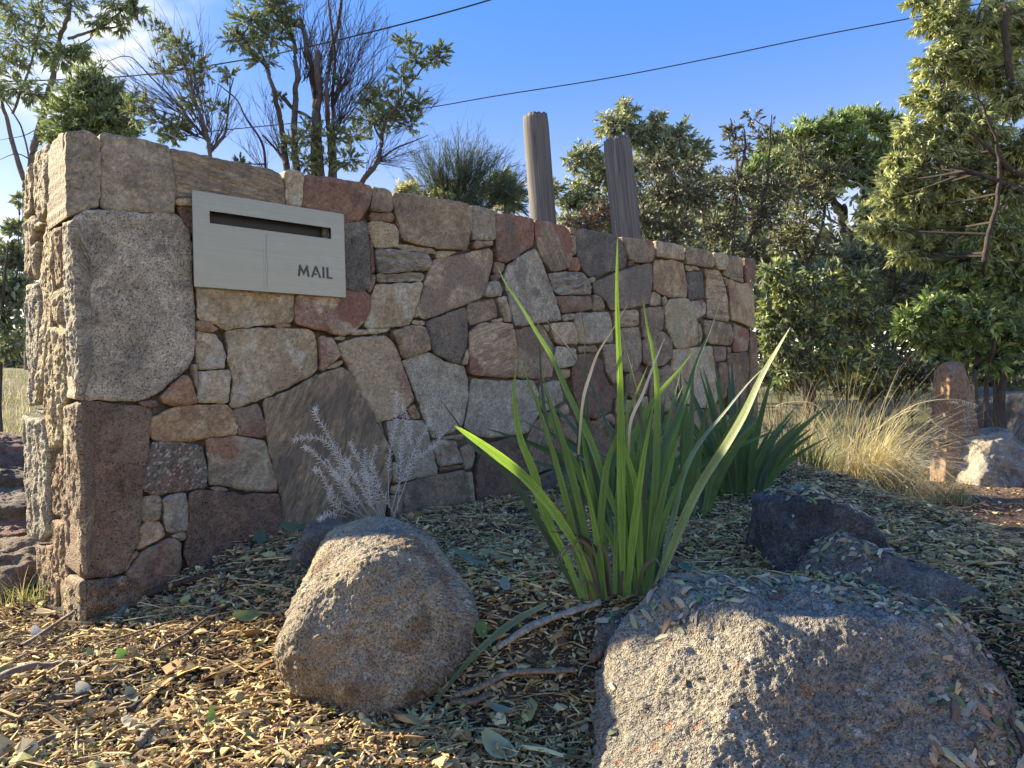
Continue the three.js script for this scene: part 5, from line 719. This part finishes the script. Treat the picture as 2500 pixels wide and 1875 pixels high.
tree({ name: 'sapling', label: 'leafy mid green gum sapling below the big gum, above the low grey rocks', category: 'tree', depth: 6.5, foot: [2405, 1010], bark: [0.13, 0.1, 0.085], limb: 0.0093, twig: 0.0032, mat: leafMat(0.75, 0.45),
  trunks: [{ p: '2385,1010 2382,920 2392,820 2398,720 2405,640', r: 0.0292, r1: 0.0133, own: 1 }, { p: '2408,1010 2412,920 2430,820 2452,740', r: 0.0265, r1: 0.0106, own: 1 }, { p: '2372,1000 2360,900 2330,800', r: 0.0159, r1: 0.0053, own: 1 }, { p: '2392,830 2330,780 2270,770', r: 0.0119, r1: 0.0040, ground: false }],
  masses: [[2422, 672, 66, 64], [2482, 712, 60, 60], [2352, 712, 60, 56], [2290, 756, 54, 50], [2232, 782, 42, 34], [2402, 772, 66, 64], [2482, 812, 60, 60], [2322, 822, 50, 44], [2262, 836, 40, 30], [2432, 870, 50, 44], [2210, 800, 30, 22], [2360, 860, 40, 24], [2480, 890, 44, 34], [2350, 640, 50, 40]],
  tone: 1.6, leaf: { len: 0.085, w: 0.32, n: 19, spread: 0.65, droop: 0.35, cols: [[0.11, 0.17, 0.045], [0.16, 0.22, 0.055], [0.08, 0.125, 0.035], [0.25, 0.29, 0.08]] } });
tree({ name: 'understorey_bush', label: 'glossy yellow-green understorey bush just right of the end of the wall', category: 'bush', depth: 6.2, foot: [1985, 960], bark: [0.12, 0.09, 0.075], limb: 0.008, twig: 0.0026,
  trunks: [{ p: '1985,960 1980,860 1990,760 1985,680', r: 0.02 }, { p: '1990,950 2040,850 2060,760', r: 0.015 }, { p: '1975,950 1930,850 1915,740', r: 0.015 }],
  masses: [[1930, 712, 54, 44], [2000, 690, 60, 46], [2060, 752, 60, 46], [1950, 792, 54, 40], [2020, 822, 46, 34], [2102, 690, 50, 34], [1890, 660, 44, 30], [1896, 760, 44, 34], [2120, 776, 48, 34], [1900, 850, 44, 30], [1980, 880, 50, 34], [1920, 910, 44, 30], [2050, 890, 54, 34], [2110, 860, 50, 30], [1880, 800, 40, 26], [2140, 900, 44, 26]],
  tone: 1.35, leaf: { len: 0.07, w: 0.32, n: 17, spread: 0.8, droop: 0.45, cols: [[0.13, 0.17, 0.05], [0.21, 0.26, 0.07], [0.08, 0.11, 0.04], [0.33, 0.36, 0.11], [0.05, 0.065, 0.03]] } });
tree({ name: 'understorey_bush', label: 'dark understorey bush at the foot of the big gum, behind the dry grass', category: 'bush', depth: 8.5, foot: [2190, 930], bark: [0.12, 0.09, 0.075], limb: 0.008, twig: 0.003, mat: darkLeaf,
  trunks: [{ p: '2190,900 2180,780 2185,660', r: 0.025 }, { p: '2195,880 2240,760 2260,660', r: 0.02 }],
  masses: [[2160, 640, 56, 46], [2200, 700, 60, 44], [2250, 660, 60, 44], [2150, 740, 50, 30], [2100, 620, 50, 36], [2230, 770, 60, 40], [2060, 640, 44, 30], [2160, 800, 60, 40], [2300, 760, 60, 40], [2260, 840, 60, 40], [2080, 820, 60, 36], [2340, 860, 60, 36]],
  leaf: { len: 0.09, w: 0.3, n: 8, spread: 0.8, droop: 0.3, cols: SCRUB.concat([[0.12, 0.15, 0.05]]) } });
tree({ name: 'bush', label: 'pale leaved bush at the left edge, beside the end of the wall', category: 'bush', depth: 6.0, foot: [0, 960], bark: [0.12, 0.1, 0.08], limb: 0.007, twig: 0.0026,
  trunks: [{ p: '0,940 5,820 10,700 20,600', r: 0.02 }, { p: '5,820 40,680 45,580 50,480', r: 0.008, r1: 0.002, ground: false }],
  masses: [[14, 622, 50, 70], [36, 560, 26, 22], [46, 490, 14, 9], [26, 700, 50, 70], [10, 780, 50, 60], [40, 640, 30, 34], [-30, 690, 60, 60], [40, 740, 30, 30], [20, 840, 50, 36]],
  leaf: { len: 0.06, w: 0.42, n: 10, spread: 0.9, droop: 0.1, cols: [[0.12, 0.15, 0.07], [0.16, 0.19, 0.09], [0.08, 0.11, 0.045], [0.22, 0.24, 0.12]] } });
for (const [label, foot, depth, masses, cols] of [
  ['olive bush behind the end of the wall, under the dome shaped tree', [1960, 930], 10.5, [[1900, 640, 80, 80], [1980, 680, 80, 80], [2060, 640, 76, 70], [1880, 740, 70, 60], [2020, 760, 80, 70], [2120, 700, 80, 80]], OLIVE],
  ['tall yellow-green bush filling the gap left of the big gum tree', [2180, 930], 9.5, [[2170, 470, 50, 50], [2200, 560, 70, 70], [2140, 600, 60, 60], [2240, 640, 80, 80], [2180, 700, 80, 80], [2280, 720, 80, 80], [2330, 600, 80, 80], [2120, 520, 36, 30]], GUM],
  ['mid green bush behind the sapling at the right edge', [2420, 930], 8.0, [[2380, 620, 80, 80], [2470, 560, 80, 80], [2420, 720, 90, 90], [2500, 680, 80, 80], [2340, 780, 80, 70], [2480, 800, 80, 70]], GUM],
  ['grey green bush behind the dark scrub, right of the shorter post', [1720, 930], 11.5, [[1640, 520, 80, 80], [1730, 520, 80, 80], [1820, 520, 80, 80], [1600, 620, 80, 70], [1720, 620, 90, 80], [1820, 620, 80, 70], [1900, 540, 70, 60]], OLIVE],
]) tree({ name: 'bush', label, category: 'bush', depth, foot, bark: [0.12, 0.1, 0.085], limb: 0.01, twig: 0.003, trunks: [{ p: `${foot[0]},880 ${foot[0] + 6},760 ${foot[0] + 2},650`, r: 0.03 }], masses, leaf: { len: 0.11, w: 0.32, n: 9, spread: 0.8, droop: 0.4, cols } });
[[1905, 900, 6.9, 46], [1990, 885, 7.8, 50], [2070, 905, 7.2, 46], [2150, 880, 8.4, 54], [2225, 905, 7.6, 46], [2300, 885, 8.2, 50], [2120, 930, 6.6, 34], [2440, 905, 8.0, 54]].forEach(([px, py, d, r], i) => tree({ name: 'low_shrub', label: ['low dark shrub touching the right end of the wall', 'low twiggy shrub second from the end of the wall', 'low shrub behind the left side of the dry tussock', 'low shrub behind the middle of the dry tussock', 'low shrub just left of the upright stone slab', 'low shrub behind the upright stone slab', 'smallest low shrub, right behind the dry tussock', 'low shrub behind the grey rocks at the right edge'][i], category: 'shrub', depth: d, foot: [px, 960], bark: [0.16, 0.125, 0.1], limb: 0.006, twig: 0.0025, trunks: [{ p: `${px},950 ${px + 4},${py}`, r: 0.012 }], masses: [[px, py - 10, r, 60, { forks: 3 }], [px - r * 0.8, py + 15, r * 0.8, 36, { forks: 3 }], [px + r * 0.8, py + 15, r * 0.8, 36, { forks: 3 }], [px, py + 35, r, 40]], tone: 1.7, leaf: { len: 0.06, w: 0.34, n: 9, spread: 0.8, droop: 0.1, cols: i % 2 ? OLIVE : SCRUB.concat([[0.16, 0.17, 0.06]]) } }));
// the wood that closes the view behind, one mass
{
  const bag = new Bag();
  for (let i = 0; i < 42000; i++) {
    const px = rr(-500, 3100), d = rr(24, 40), hgt = (2.0 + 3.0 * sstep(900, 1700, px) * (0.8 + 0.3 * n3(px * 0.006, 1, 1))) * (0.8 + 0.2 * n3(px * 0.02, d * 0.2, 4)), p = at(px, 930, d); p.y = G(p.x, p.z) + Math.pow(rnd(), 0.8) * hgt * 1.5;
    const c0 = pick([[0.05, 0.07, 0.03], [0.08, 0.1, 0.04], [0.12, 0.13, 0.06], [0.06, 0.065, 0.035]]), q = rr(0.7, 1.3), c = [c0[0] * q, c0[1] * q, c0[2] * q], s = rr(0.12, 0.34), d1 = V(rr(-1, 1), rr(-1, 1), rr(-1, 1)).normalize().multiplyScalar(s), d2 = V(rr(-1, 1), rr(-1, 1), rr(-1, 1)).normalize().multiplyScalar(s * 0.5);
    const a = bag.v(p.clone().add(d1), c), b = bag.v(p.clone().add(d2), c), e = bag.v(p.clone().sub(d1), c), f = bag.v(p.clone().sub(d2), c); bag.t(a, b, f); bag.t(b, e, f);
  }
  tag(part('distant_wood', bag.geo(), darkLeaf, scene), 'distant low wood closing the view behind the wall and the bushes', 'wood', null, 'stuff');
}

// ---------------------------------------------------------------- mulch and litter on the ground
const groundAt = (px, py) => { const r = ray(px, py); let t = 0.4, p = V(0, 0, 0); for (; t < 60; t += 0.004 + t * 0.002) { p = EYE.clone().addScaledVector(r, t); if (p.y < G(p.x, p.z)) break; } return p; };
const DRY = [[0.52, 0.43, 0.28], [0.42, 0.32, 0.19], [0.34, 0.25, 0.15], [0.46, 0.40, 0.27], [0.22, 0.15, 0.09], [0.15, 0.10, 0.065], [0.30, 0.26, 0.20], [0.30, 0.19, 0.11], [0.10, 0.07, 0.05]];
const GREENS = [[0.20, 0.23, 0.12], [0.26, 0.29, 0.14], [0.13, 0.19, 0.06], [0.17, 0.21, 0.14], [0.30, 0.30, 0.15], [0.36, 0.33, 0.17], [0.09, 0.12, 0.06]];
const jag = (w, h, l, k) => { const g = new THREE.BoxGeometry(w, h, l, 1, 1, 2), p = g.attributes.position, key = {}; for (let i = 0; i < p.count; i++) { const q = [p.getX(i), p.getY(i), p.getZ(i)].map((v) => Math.round(v * 1000)).join(); key[q] ??= [rr(-1, 1), rr(-1, 1), rr(-1, 1)]; const j = key[q], mid = Math.abs(p.getZ(i)) < 0.01; p.setXYZ(i, p.getX(i) * (mid ? 1.25 : 0.8) + j[0] * w * k, p.getY(i) + j[1] * h * 0.5 + (mid ? h * 0.8 : 0), p.getZ(i) + j[2] * l * 0.14); } const f = g.toNonIndexed(); f.computeVertexNormals(); return f; };
function leafShape(len, w, curl, n = 6) { const b = new Bag(), rows = []; for (let k = 0; k <= n; k++) { const t = k / n, ww = w * Math.pow(Math.sin(Math.PI * Math.min(0.985, 0.06 + 0.94 * t)), 0.75) / 2, z = (t - 0.5) * len, y = curl * len * (t - 0.5) ** 2 * 2; rows.push([b.v(V(-ww, y + ww * 0.30, z), [1, 1, 1]), b.v(V(0, y, z), [0.8, 0.85, 0.8]), b.v(V(ww, y + ww * 0.30, z), [1, 1, 1])]); } for (let k = 0; k < n; k++) for (let s = 0; s < 2; s++) { b.t(rows[k][s], rows[k + 1][s], rows[k][s + 1]); b.t(rows[k][s + 1], rows[k + 1][s], rows[k + 1][s + 1]); } const g = b.geo(); return g; }
const chipMat = new THREE.MeshStandardMaterial({ roughness: 0.88 }), litterLeafMat = new THREE.MeshStandardMaterial({ roughness: 0.9, side: THREE.DoubleSide });
const Q = new THREE.Quaternion(), EU = new THREE.Euler(), MM = new THREE.Matrix4(), SC = V(1, 1, 1), CO = new THREE.Color();
const inWall = (x, z) => x > -0.02 && x < 3.45 && z < 0.01 && z > -0.42;
function scatter(name, label, geo, mat, n, cols, size, o = {}) {
  const list = [];
  while (list.length < n) {
    const r = (o.r0 ?? 0.72) * Math.exp(rnd() * Math.log((o.r1 ?? 5.6) / (o.r0 ?? 0.72))), a = rr(-0.82, 0.82), p = EYE.clone().addScaledVector(FW, r * Math.cos(a)).addScaledVector(RT, r * Math.sin(a));
    if (inWall(p.x, p.z) || p.x > (o.xmax ?? 3.3) + rr(0, 0.7)) continue; if (o.where && !o.where(p)) continue;
    p.y = G(p.x, p.z) + rr(-0.006, 0.016) * (o.pile ?? 1); list.push(p);
  }
  const m = new THREE.InstancedMesh(geo, mat, n); m.name = nm(name); m.castShadow = m.receiveShadow = true;
  list.forEach((p, i) => {
    EU.set(rr(-1, 1) * (o.tilt ?? 0.5), rr(0, 6.283), rr(-1, 1) * (o.tilt ?? 0.5)); Q.setFromEuler(EU); const s = size * Math.exp(rr(-0.75, 0.55)) * (rnd() < 0.04 ? 1.8 : 1); SC.set(s * rr(0.7, 1.3), s * rr(0.7, 1.3), s * rr(0.6, 1.5));
    m.setMatrixAt(i, MM.compose(p, Q, SC)); const c = pick(cols), q = rr(0.55, 1.3) * 1.36; m.setColorAt(i, CO.setRGB(c[0] * q, c[1] * q * 0.88, c[2] * q * 0.58));
  });
  scene.add(m); return tag(m, label, o.cat ?? 'mulch', null, 'stuff');
}
for (let v = 0; v < 3; v++) scatter('bark_mulch', ['chunky bark chips spread over the whole bed', 'small crumbled bark spread over the whole bed', 'broad flat bark flakes spread over the bed'][v], jag([0.5, 0.7, 0.9][v], [0.2, 0.4, 0.12][v], 1, 0.22), chipMat, [38000, 52000, 12000][v], DRY.concat(GREENS.slice(4, 6)), [0.0088, 0.0050, 0.0125][v], { tilt: 0.6 });
for (let v = 0; v < 2; v++) scatter('splinter_mulch', ['straight woody splinters strewn over the mulch', 'thin straw like stalks strewn over the mulch'][v], jag([0.10, 0.045][v], [0.07, 0.03][v], 1, 0.2), chipMat, [42000, 26000][v], [DRY[0], DRY[1], DRY[3], DRY[6], DRY[4], DRY[5], DRY[2]], [0.021, 0.040][v], { tilt: 0.28 });
scatter('splinter_mulch', 'long loose stalks lying across the mulch', jag(0.022, 0.018, 1, 0.3), chipMat, 1500, [DRY[0], DRY[1], DRY[3], DRY[4], [0.5, 0.44, 0.3]], 0.085, { tilt: 0.16, r1: 4 });
scatter('bark_mulch', 'larger bark pieces and wood offcuts lying on the mulch', jag(0.28, 0.12, 1, 0.25), chipMat, 700, DRY.slice(1), 0.024, { tilt: 0.4, r1: 4 });
for (let v = 0; v < 3; v++) scatter('leaf_litter', ['shredded greenish leaves among the mulch', 'curled grey-green leaves among the mulch', 'narrow dried leaves among the mulch'][v], leafShape(1, [0.5, 0.38, 0.22][v], [0.25, 0.5, -0.35][v], 5), litterLeafMat, [26000, 18000, 15000][v], v < 2 ? GREENS.concat(DRY.slice(v)) : GREENS.slice(4, 6).concat(DRY), [0.0095, 0.013, 0.019][v], { cat: 'leaf litter', tilt: 0.7 });
scatter('leaf_litter', 'green fallen leaves lying loose over the mulch', leafShape(1, 0.46, 0.3, 6), litterLeafMat, 420, [[0.11, 0.18, 0.04], [0.16, 0.23, 0.06], [0.14, 0.18, 0.09], [0.3, 0.33, 0.16]], 0.026, { cat: 'leaf litter', tilt: 0.6, r1: 3 });
scatter('leaf_litter', 'reddish and straw coloured litter on the lower ground right of the bed', leafShape(1, 0.4, 0.3, 4), litterLeafMat, 9000, DRY.concat([[0.36, 0.17, 0.10], [0.42, 0.24, 0.14], [0.5, 0.42, 0.26]]), 0.030, { cat: 'leaf litter', tilt: 0.5, r0: 3.0, r1: 9, xmax: 7, where: (p) => p.x > 2.7 && p.z > -1.2 });
// debris on the tops of rocks
function onRock(rock, n, ok, label) {
  rock.updateMatrixWorld(true); const g = rock.geometry, p = g.attributes.position, nr = g.attributes.normal, m = new THREE.InstancedMesh(jag(0.5, 0.16, 1, 0.22), chipMat, n); m.name = nm('bark_mulch'); m.castShadow = m.receiveShadow = true; let i = 0, tries = 0;
  while (i < n && tries++ < 400000) { const k = Math.floor(rnd() * p.count), N = V(nr.getX(k), nr.getY(k), nr.getZ(k)), P = V(p.getX(k), p.getY(k), p.getZ(k)); if (N.y < 0.45 || !ok(P, N)) continue; P.applyMatrix4(rock.matrixWorld); Q.setFromUnitVectors(UP, N.applyQuaternion(rock.quaternion)); EU.set(rr(-0.3, 0.3), rr(0, 6.28), rr(-0.3, 0.3)); Q.multiply(new THREE.Quaternion().setFromEuler(EU)); const s = 0.009 * Math.exp(rr(-0.8, 0.7)); SC.set(s, s, s * rr(0.8, 2.2)); P.y += 0.002; m.setMatrixAt(i, MM.compose(P, Q, SC)); const c = pick(rnd() < 0.4 ? GREENS : DRY), q = rr(0.7, 1.2); m.setColorAt(i, CO.setRGB(c[0] * q, c[1] * q, c[2] * q)); i++; }
  m.count = i; scene.add(m); tag(m, label, 'mulch', null, 'stuff');
}
onRock(ROCKS.big, 900, (P) => P.x > 0.12 + 0.12 * fbm(P.x * 8, P.z * 8, 1, 2) && P.y > -0.1 && fbm(P.x * 14, P.y * 14, P.z * 14, 2) > -0.12, 'mulch caught on the right shoulder of the big grey boulder');
onRock(ROCKS.big, 420, (P) => P.z < -0.02 + 0.05 * fbm(P.x * 9, 3, 2, 2) && P.y > 0.2, 'mulch lying along the back edge of the big grey boulder');
onRock(ROCKS.big, 26, (P) => P.x < -0.12 && P.y > 0.02, 'few bark flakes on the sunlit left side of the big grey boulder');
onRock(ROCKS.dark, 420, (P, N) => N.y > 0.6 && P.x > -0.07, 'mulch lying on top of the dark angular rock');
onRock(ROCKS.slab, 300, (P, N) => N.y > 0.55 && P.z < 0.05, 'mulch lying on the upper end of the long rock slab');
onRock(ROCKS.flat, 900, (P, N) => N.y > 0.4, 'mulch covering the flat grey stone by the strap leaf plant');

// sticks, wood pieces and leaves big enough to pick out one by one
const woodMat = new THREE.MeshStandardMaterial({ vertexColors: true, roughness: 0.85, map: banded, bumpMap: banded, bumpScale: 0.003, side: THREE.DoubleSide });
function stick(name, cat, label, s, r, col, o = {}) {
  const P = xy(s).map(([x, y], i, a) => { const p = groundAt(x, y); p.y = G(p.x, p.z) + r * 0.8 + 0.010 + (o.lift ?? 0) * i / (a.length - 1); return p; }), C = curve(P, 22).map((p, i) => p.add(V(n3(i * 0.4, r * 90, 1), n3(i * 0.4, r * 90, 4) * 0.5, n3(i * 0.4, r * 90, 8)).multiplyScalar(r * 0.5))), b = new Bag();
  tube(b, C, r, r * (o.end ?? 0.55), 7, (t, k) => { const q = 0.78 + 0.44 * hash(k, Math.round(t * 40), 3); return [col[0] * q, col[1] * q, col[2] * q]; }, 0.4);
  const c = C[11].clone(), m = part(name, b.geo(c), woodMat, scene); m.position.copy(c); tag(m, label, cat);
}
const stk = (l, s, r, c, o) => stick('fallen_stick', 'stick', l, s, r, c, o), PALE = [0.44, 0.36, 0.25], MID = [0.27, 0.2, 0.13], DK = [0.13, 0.09, 0.065];
stk('long pale stick propped against the bottom left corner of the wall', '54,1600 157,1531 253,1470 330,1430 379,1404', 0.0048, PALE, { lift: 0.02 });
stk('pale thin stick lying parallel below the propped one at the wall corner', '40,1625 130,1575 203,1541 315,1508', 0.003, PALE);
stk('thick dark stick lying along the foot of the wall left of the boulder', '362,1469 452,1436 540,1412 615,1398', 0.008, DK);
stk('short pale twig sticking up left of the rounded boulder', '510,1512 525,1490 542,1465', 0.0022, PALE, { lift: 0.03 });
stk('long thin brown stick running up to the left side of the boulder', '362,1620 463,1559 542,1500 640,1455', 0.0036, MID);
stk('second long brown stick just below the one that reaches the boulder', '420,1660 500,1590 560,1535 620,1500', 0.003, MID);
stk('thick pale branch at the left edge of the foreground', '-20,1690 72,1650 163,1642 240,1640', 0.009, PALE);
stk('two-toned stick in the left foreground below the thick pale branch', '137,1727 190,1718 245,1709', 0.0055, MID);
stk('dark stick in the left foreground, right of the pale beige bark flake', '315,1758 360,1725 409,1693', 0.0065, DK);
stk('stubby pale wood piece near the bottom edge, left of centre', '336,1845 370,1812 401,1783', 0.008, PALE);
stk('square ended wood piece against the foot of the rounded boulder', '841,1707 868,1684 895,1660', 0.008, PALE);
stk('thin forked looking twig at the bottom, below the rounded boulder', '700,1751 750,1748 794,1758 850,1735 930,1715', 0.003, MID);
stk('thin twig just below the forked looking one', '700,1772 740,1776 790,1772 830,1765', 0.0026, MID);
stk('thin pale stick leading right from the base of the tall strap leaf plant', '1601,1466 1680,1444 1763,1421', 0.003, PALE);
stk('brown stick lying in front of the dark angular rock', '1640,1400 1740,1388 1830,1372', 0.0035, MID);
stk('short grey stick at the right edge of the big boulder', '2275,1563 2320,1530 2360,1498', 0.003, PALE);
stk('long thin dark twig across the mulch in the left foreground', '10,1780 90,1730 170,1660 235,1590', 0.0025, MID);
stk('pale stick in the bottom left corner', '40,1870 95,1835 160,1810 250,1785', 0.004, PALE);
stk('thin stick in front of the left end of the wall, nearest the shadow line', '230,1590 330,1560 420,1530 505,1490', 0.0028, MID);
// flat wood and bark
function shard(name, cat, label, s, w, th, col) {
  const P = curve(xy(s).map(([x, y]) => { const p = groundAt(x, y); p.y = G(p.x, p.z) + 0.014; return p; }), 16), b = new Bag(), rows = [];
  P.forEach((p, k) => { const t = k / 16, d = P[Math.min(16, k + 1)].clone().sub(P[Math.max(0, k - 1)]).normalize(), sd = V(0, 0, 0).crossVectors(UP, d).normalize(), ww = w * (0.65 + 0.35 * Math.sin(3.1 * t)) * (1 + 0.35 * n3(t * 7, w * 99, 2)) / 2, row = []; for (const [u, v] of [[-1, 0], [-0.8, 1], [0, 1.25], [0.8, 0.9], [1, 0], [0, -0.3]]) { const q = 0.8 + 0.35 * hash(Math.round(u * 10), k, 2); row.push(b.v(p.clone().addScaledVector(sd, u * ww).add(V(0, v * th * (1 + 0.4 * n3(t * 9, u * 3, w * 50)), 0)), [col[0] * q, col[1] * q, col[2] * q], u * 0.1, t * 0.4)); } rows.push(row); });
  for (let k = 0; k < 16; k++) for (let j = 0; j < 6; j++) { const e = (j + 1) % 6; b.t(rows[k][j], rows[k + 1][j], rows[k][e]); b.t(rows[k][e], rows[k + 1][j], rows[k + 1][e]); }
  const a = b.v(P[0], col), z = b.v(P[16], col); for (let j = 0; j < 6; j++) { const e = (j + 1) % 6; b.t(a, rows[0][j], rows[0][e]); b.t(z, rows[16][e], rows[16][j]); }
  const c = P[8].clone(), m = part(name, b.geo(c), woodMat, scene); m.position.copy(c); tag(m, label, cat);
}
shard('wood_shard', 'wood', 'long split piece of pale wood pointing at the base of the tall strap leaf plant', '1215,1608 1290,1562 1344,1537 1467,1498', 0.021, 0.008, PALE);
shard('bark_strip', 'bark', 'long curved strip of brown bark in the sunlit foreground centre', '1110,1722 1180,1700 1242,1676 1330,1666 1405,1668', 0.019, 0.006, [0.36, 0.24, 0.14]);
shard('bark_strip', 'bark', 'shorter brown bark strip just below the long curved one', '1100,1742 1150,1738 1199,1726', 0.017, 0.006, [0.28, 0.18, 0.11]);
shard('bark_flake', 'bark', 'pale beige bark flake low in the left foreground', '306,1776 324,1790 344,1806', 0.026, 0.004, [0.5, 0.43, 0.32]);
shard('wood_shard', 'wood', 'pale wood splinter lying on the dark mulch at right, behind the dark rock', '2250,1230 2278,1240 2304,1250', 0.018, 0.006, PALE);
shard('bark_flake', 'bark', 'reddish lump of bark behind the top edge of the big boulder', '1740,1505 1770,1498 1800,1492', 0.03, 0.012, [0.27, 0.14, 0.09]);
shard('bark_flake', 'bark', 'brown lump of bark left of the big boulder, near its top', '1440,1640 1460,1625 1475,1612', 0.026, 0.014, [0.34, 0.22, 0.15]);
shard('wood_shard', 'wood', 'grey split wood piece at the wall foot near its bottom left corner', '275,1548 292,1520 308,1492', 0.013, 0.005, [0.3, 0.26, 0.21]);
shard('wood_shard', 'wood', 'flat pale wood chip between the wall and the rounded boulder', '690,1362 708,1352 726,1346', 0.02, 0.004, [0.45, 0.42, 0.35]);
// the cut strap leaf on the ground
{ const P = xy('1007,1832 1083,1733 1163,1635 1257,1548 1336,1505').map(([x, y]) => { const p = groundAt(x, y); p.y = G(p.x, p.z) + 0.024; return p; }), c = P[2].clone(), m = part('cut_leaf', strapLeaf(P.reverse(), 0.017, [0.30, 0.36, 0.12], { twist: 0.5, taper: 0.8, tip: [0.45, 0.42, 0.25], cut: 0.05 }).geo(c), strapMat, scene); m.position.copy(c); tag(m, 'long cut green strap leaf lying across the sunlit mulch in the foreground', 'leaf'); }
function fallen(label, px, py, len, w, col, o = {}) { const p = groundAt(px, py), m = part('fallen_leaf', leafShape(len, w, o.curl ?? 0.3, 10), new THREE.MeshPhysicalMaterial({ color: new THREE.Color().setRGB(...col), roughness: 0.85, transmission: 0.4, thickness: 0, side: THREE.DoubleSide, vertexColors: true }), scene); m.position.set(p.x, G(p.x, p.z) + 0.016 + (o.up ?? 0), p.z); m.rotation.set(o.rx ?? 0.4, viewTurn + (o.turn ?? 1.2), o.rz ?? 0.1); tag(m, label, 'leaf'); }
const LG = [0.17, 0.29, 0.05], DG = [0.10, 0.16, 0.08], GG = [0.28, 0.31, 0.20];
fallen('bright green oval leaf by the right foot of the rounded boulder', 1062, 1606, 0.048, 0.028, LG, { rx: 0.9, up: 0.008 }); fallen('green leaf beside the cut strap leaf, right of the bright oval one', 1175, 1581, 0.036, 0.026, LG, { rx: 1.0, up: 0.008, turn: 0.4 });
fallen('large lobed green leaf against the left side of the rounded boulder', 604, 1540, 0.065, 0.036, [0.2, 0.25, 0.07], { turn: 2.2, up: 0.01 }); fallen('single bright green leaf amid the mulch in the left foreground', 300, 1621, 0.034, 0.022, LG, { rx: 0.9 });
fallen('small green leaf below the front of the rounded boulder', 856, 1740, 0.036, 0.016, [0.22, 0.3, 0.1]); fallen('grey-green narrow leaf in the sunlit foreground below the bark strips', 1221, 1756, 0.055, 0.018, GG, { turn: 1.5 }); fallen('large pale green crumpled leaf at the bottom edge, centre', 1217, 1858, 0.07, 0.045, [0.42, 0.46, 0.25], { turn: 1.0, curl: 0.5 });
fallen('yellow dried leaf between the rounded boulder and the cut strap leaf', 1094, 1671, 0.036, 0.030, [0.5, 0.37, 0.14], { turn: 0.5 }); fallen('dark green leaf just below the bright oval one', 1047, 1640, 0.036, 0.02, DG, { rx: 0.8, turn: 0.2 });
fallen('green leaf of a fallen sprig right of the boulder, upper one', 1135, 1380, 0.05, 0.024, [0.17, 0.24, 0.11], { turn: 1.3 }); fallen('green leaf of a fallen sprig right of the boulder, lower one', 1165, 1396, 0.052, 0.02, [0.17, 0.24, 0.12], { turn: 1.7 }); fallen('grey-green leaf lying lengthwise left of the strap leaf plant base', 1233, 1452, 0.05, 0.022, GG, { turn: 0.1 });
fallen('round dark green leaf against the foot of the dark red stone', 634, 1342, 0.044, 0.036, DG, { rx: 1.1, up: 0.014, turn: 0.6 }); fallen('wide dark green leaf at the wall foot, behind the boulder', 713, 1318, 0.07, 0.04, [0.12, 0.18, 0.06], { turn: 1.9, up: 0.012 });
fallen('whitish dried leaf in the left foreground', 203, 1704, 0.034, 0.024, [0.55, 0.53, 0.44], { rx: 0.7 }); fallen('white curled leaf at the left, near the wall corner', 87, 1563, 0.04, 0.02, [0.58, 0.58, 0.55], { turn: 0.7, rx: 0.6 }); fallen('blue-green leaf in the foreground, left of centre', 322, 1722, 0.045, 0.022, [0.2, 0.24, 0.17], { turn: 0.8 });
fallen('curled bright green leaf near the bottom edge, left of centre', 517, 1787, 0.045, 0.014, LG, { turn: 0.4, curl: 0.6 }); fallen('pale silvery leaf right of the front of the rounded boulder', 985, 1665, 0.036, 0.02, [0.45, 0.47, 0.36], { turn: 0.7 }); fallen('dark green leaf right of the base of the strap leaf plant', 1672, 1408, 0.045, 0.028, DG, { turn: 2.3 });

// ---------------------------------------------------------------- draw
const renderer = new THREE.WebGLRenderer({ antialias: true });
renderer.toneMapping = THREE.LinearToneMapping; renderer.toneMappingExposure = EXPOSURE; renderer.shadowMap.enabled = true;
renderer.render(scene, camera);
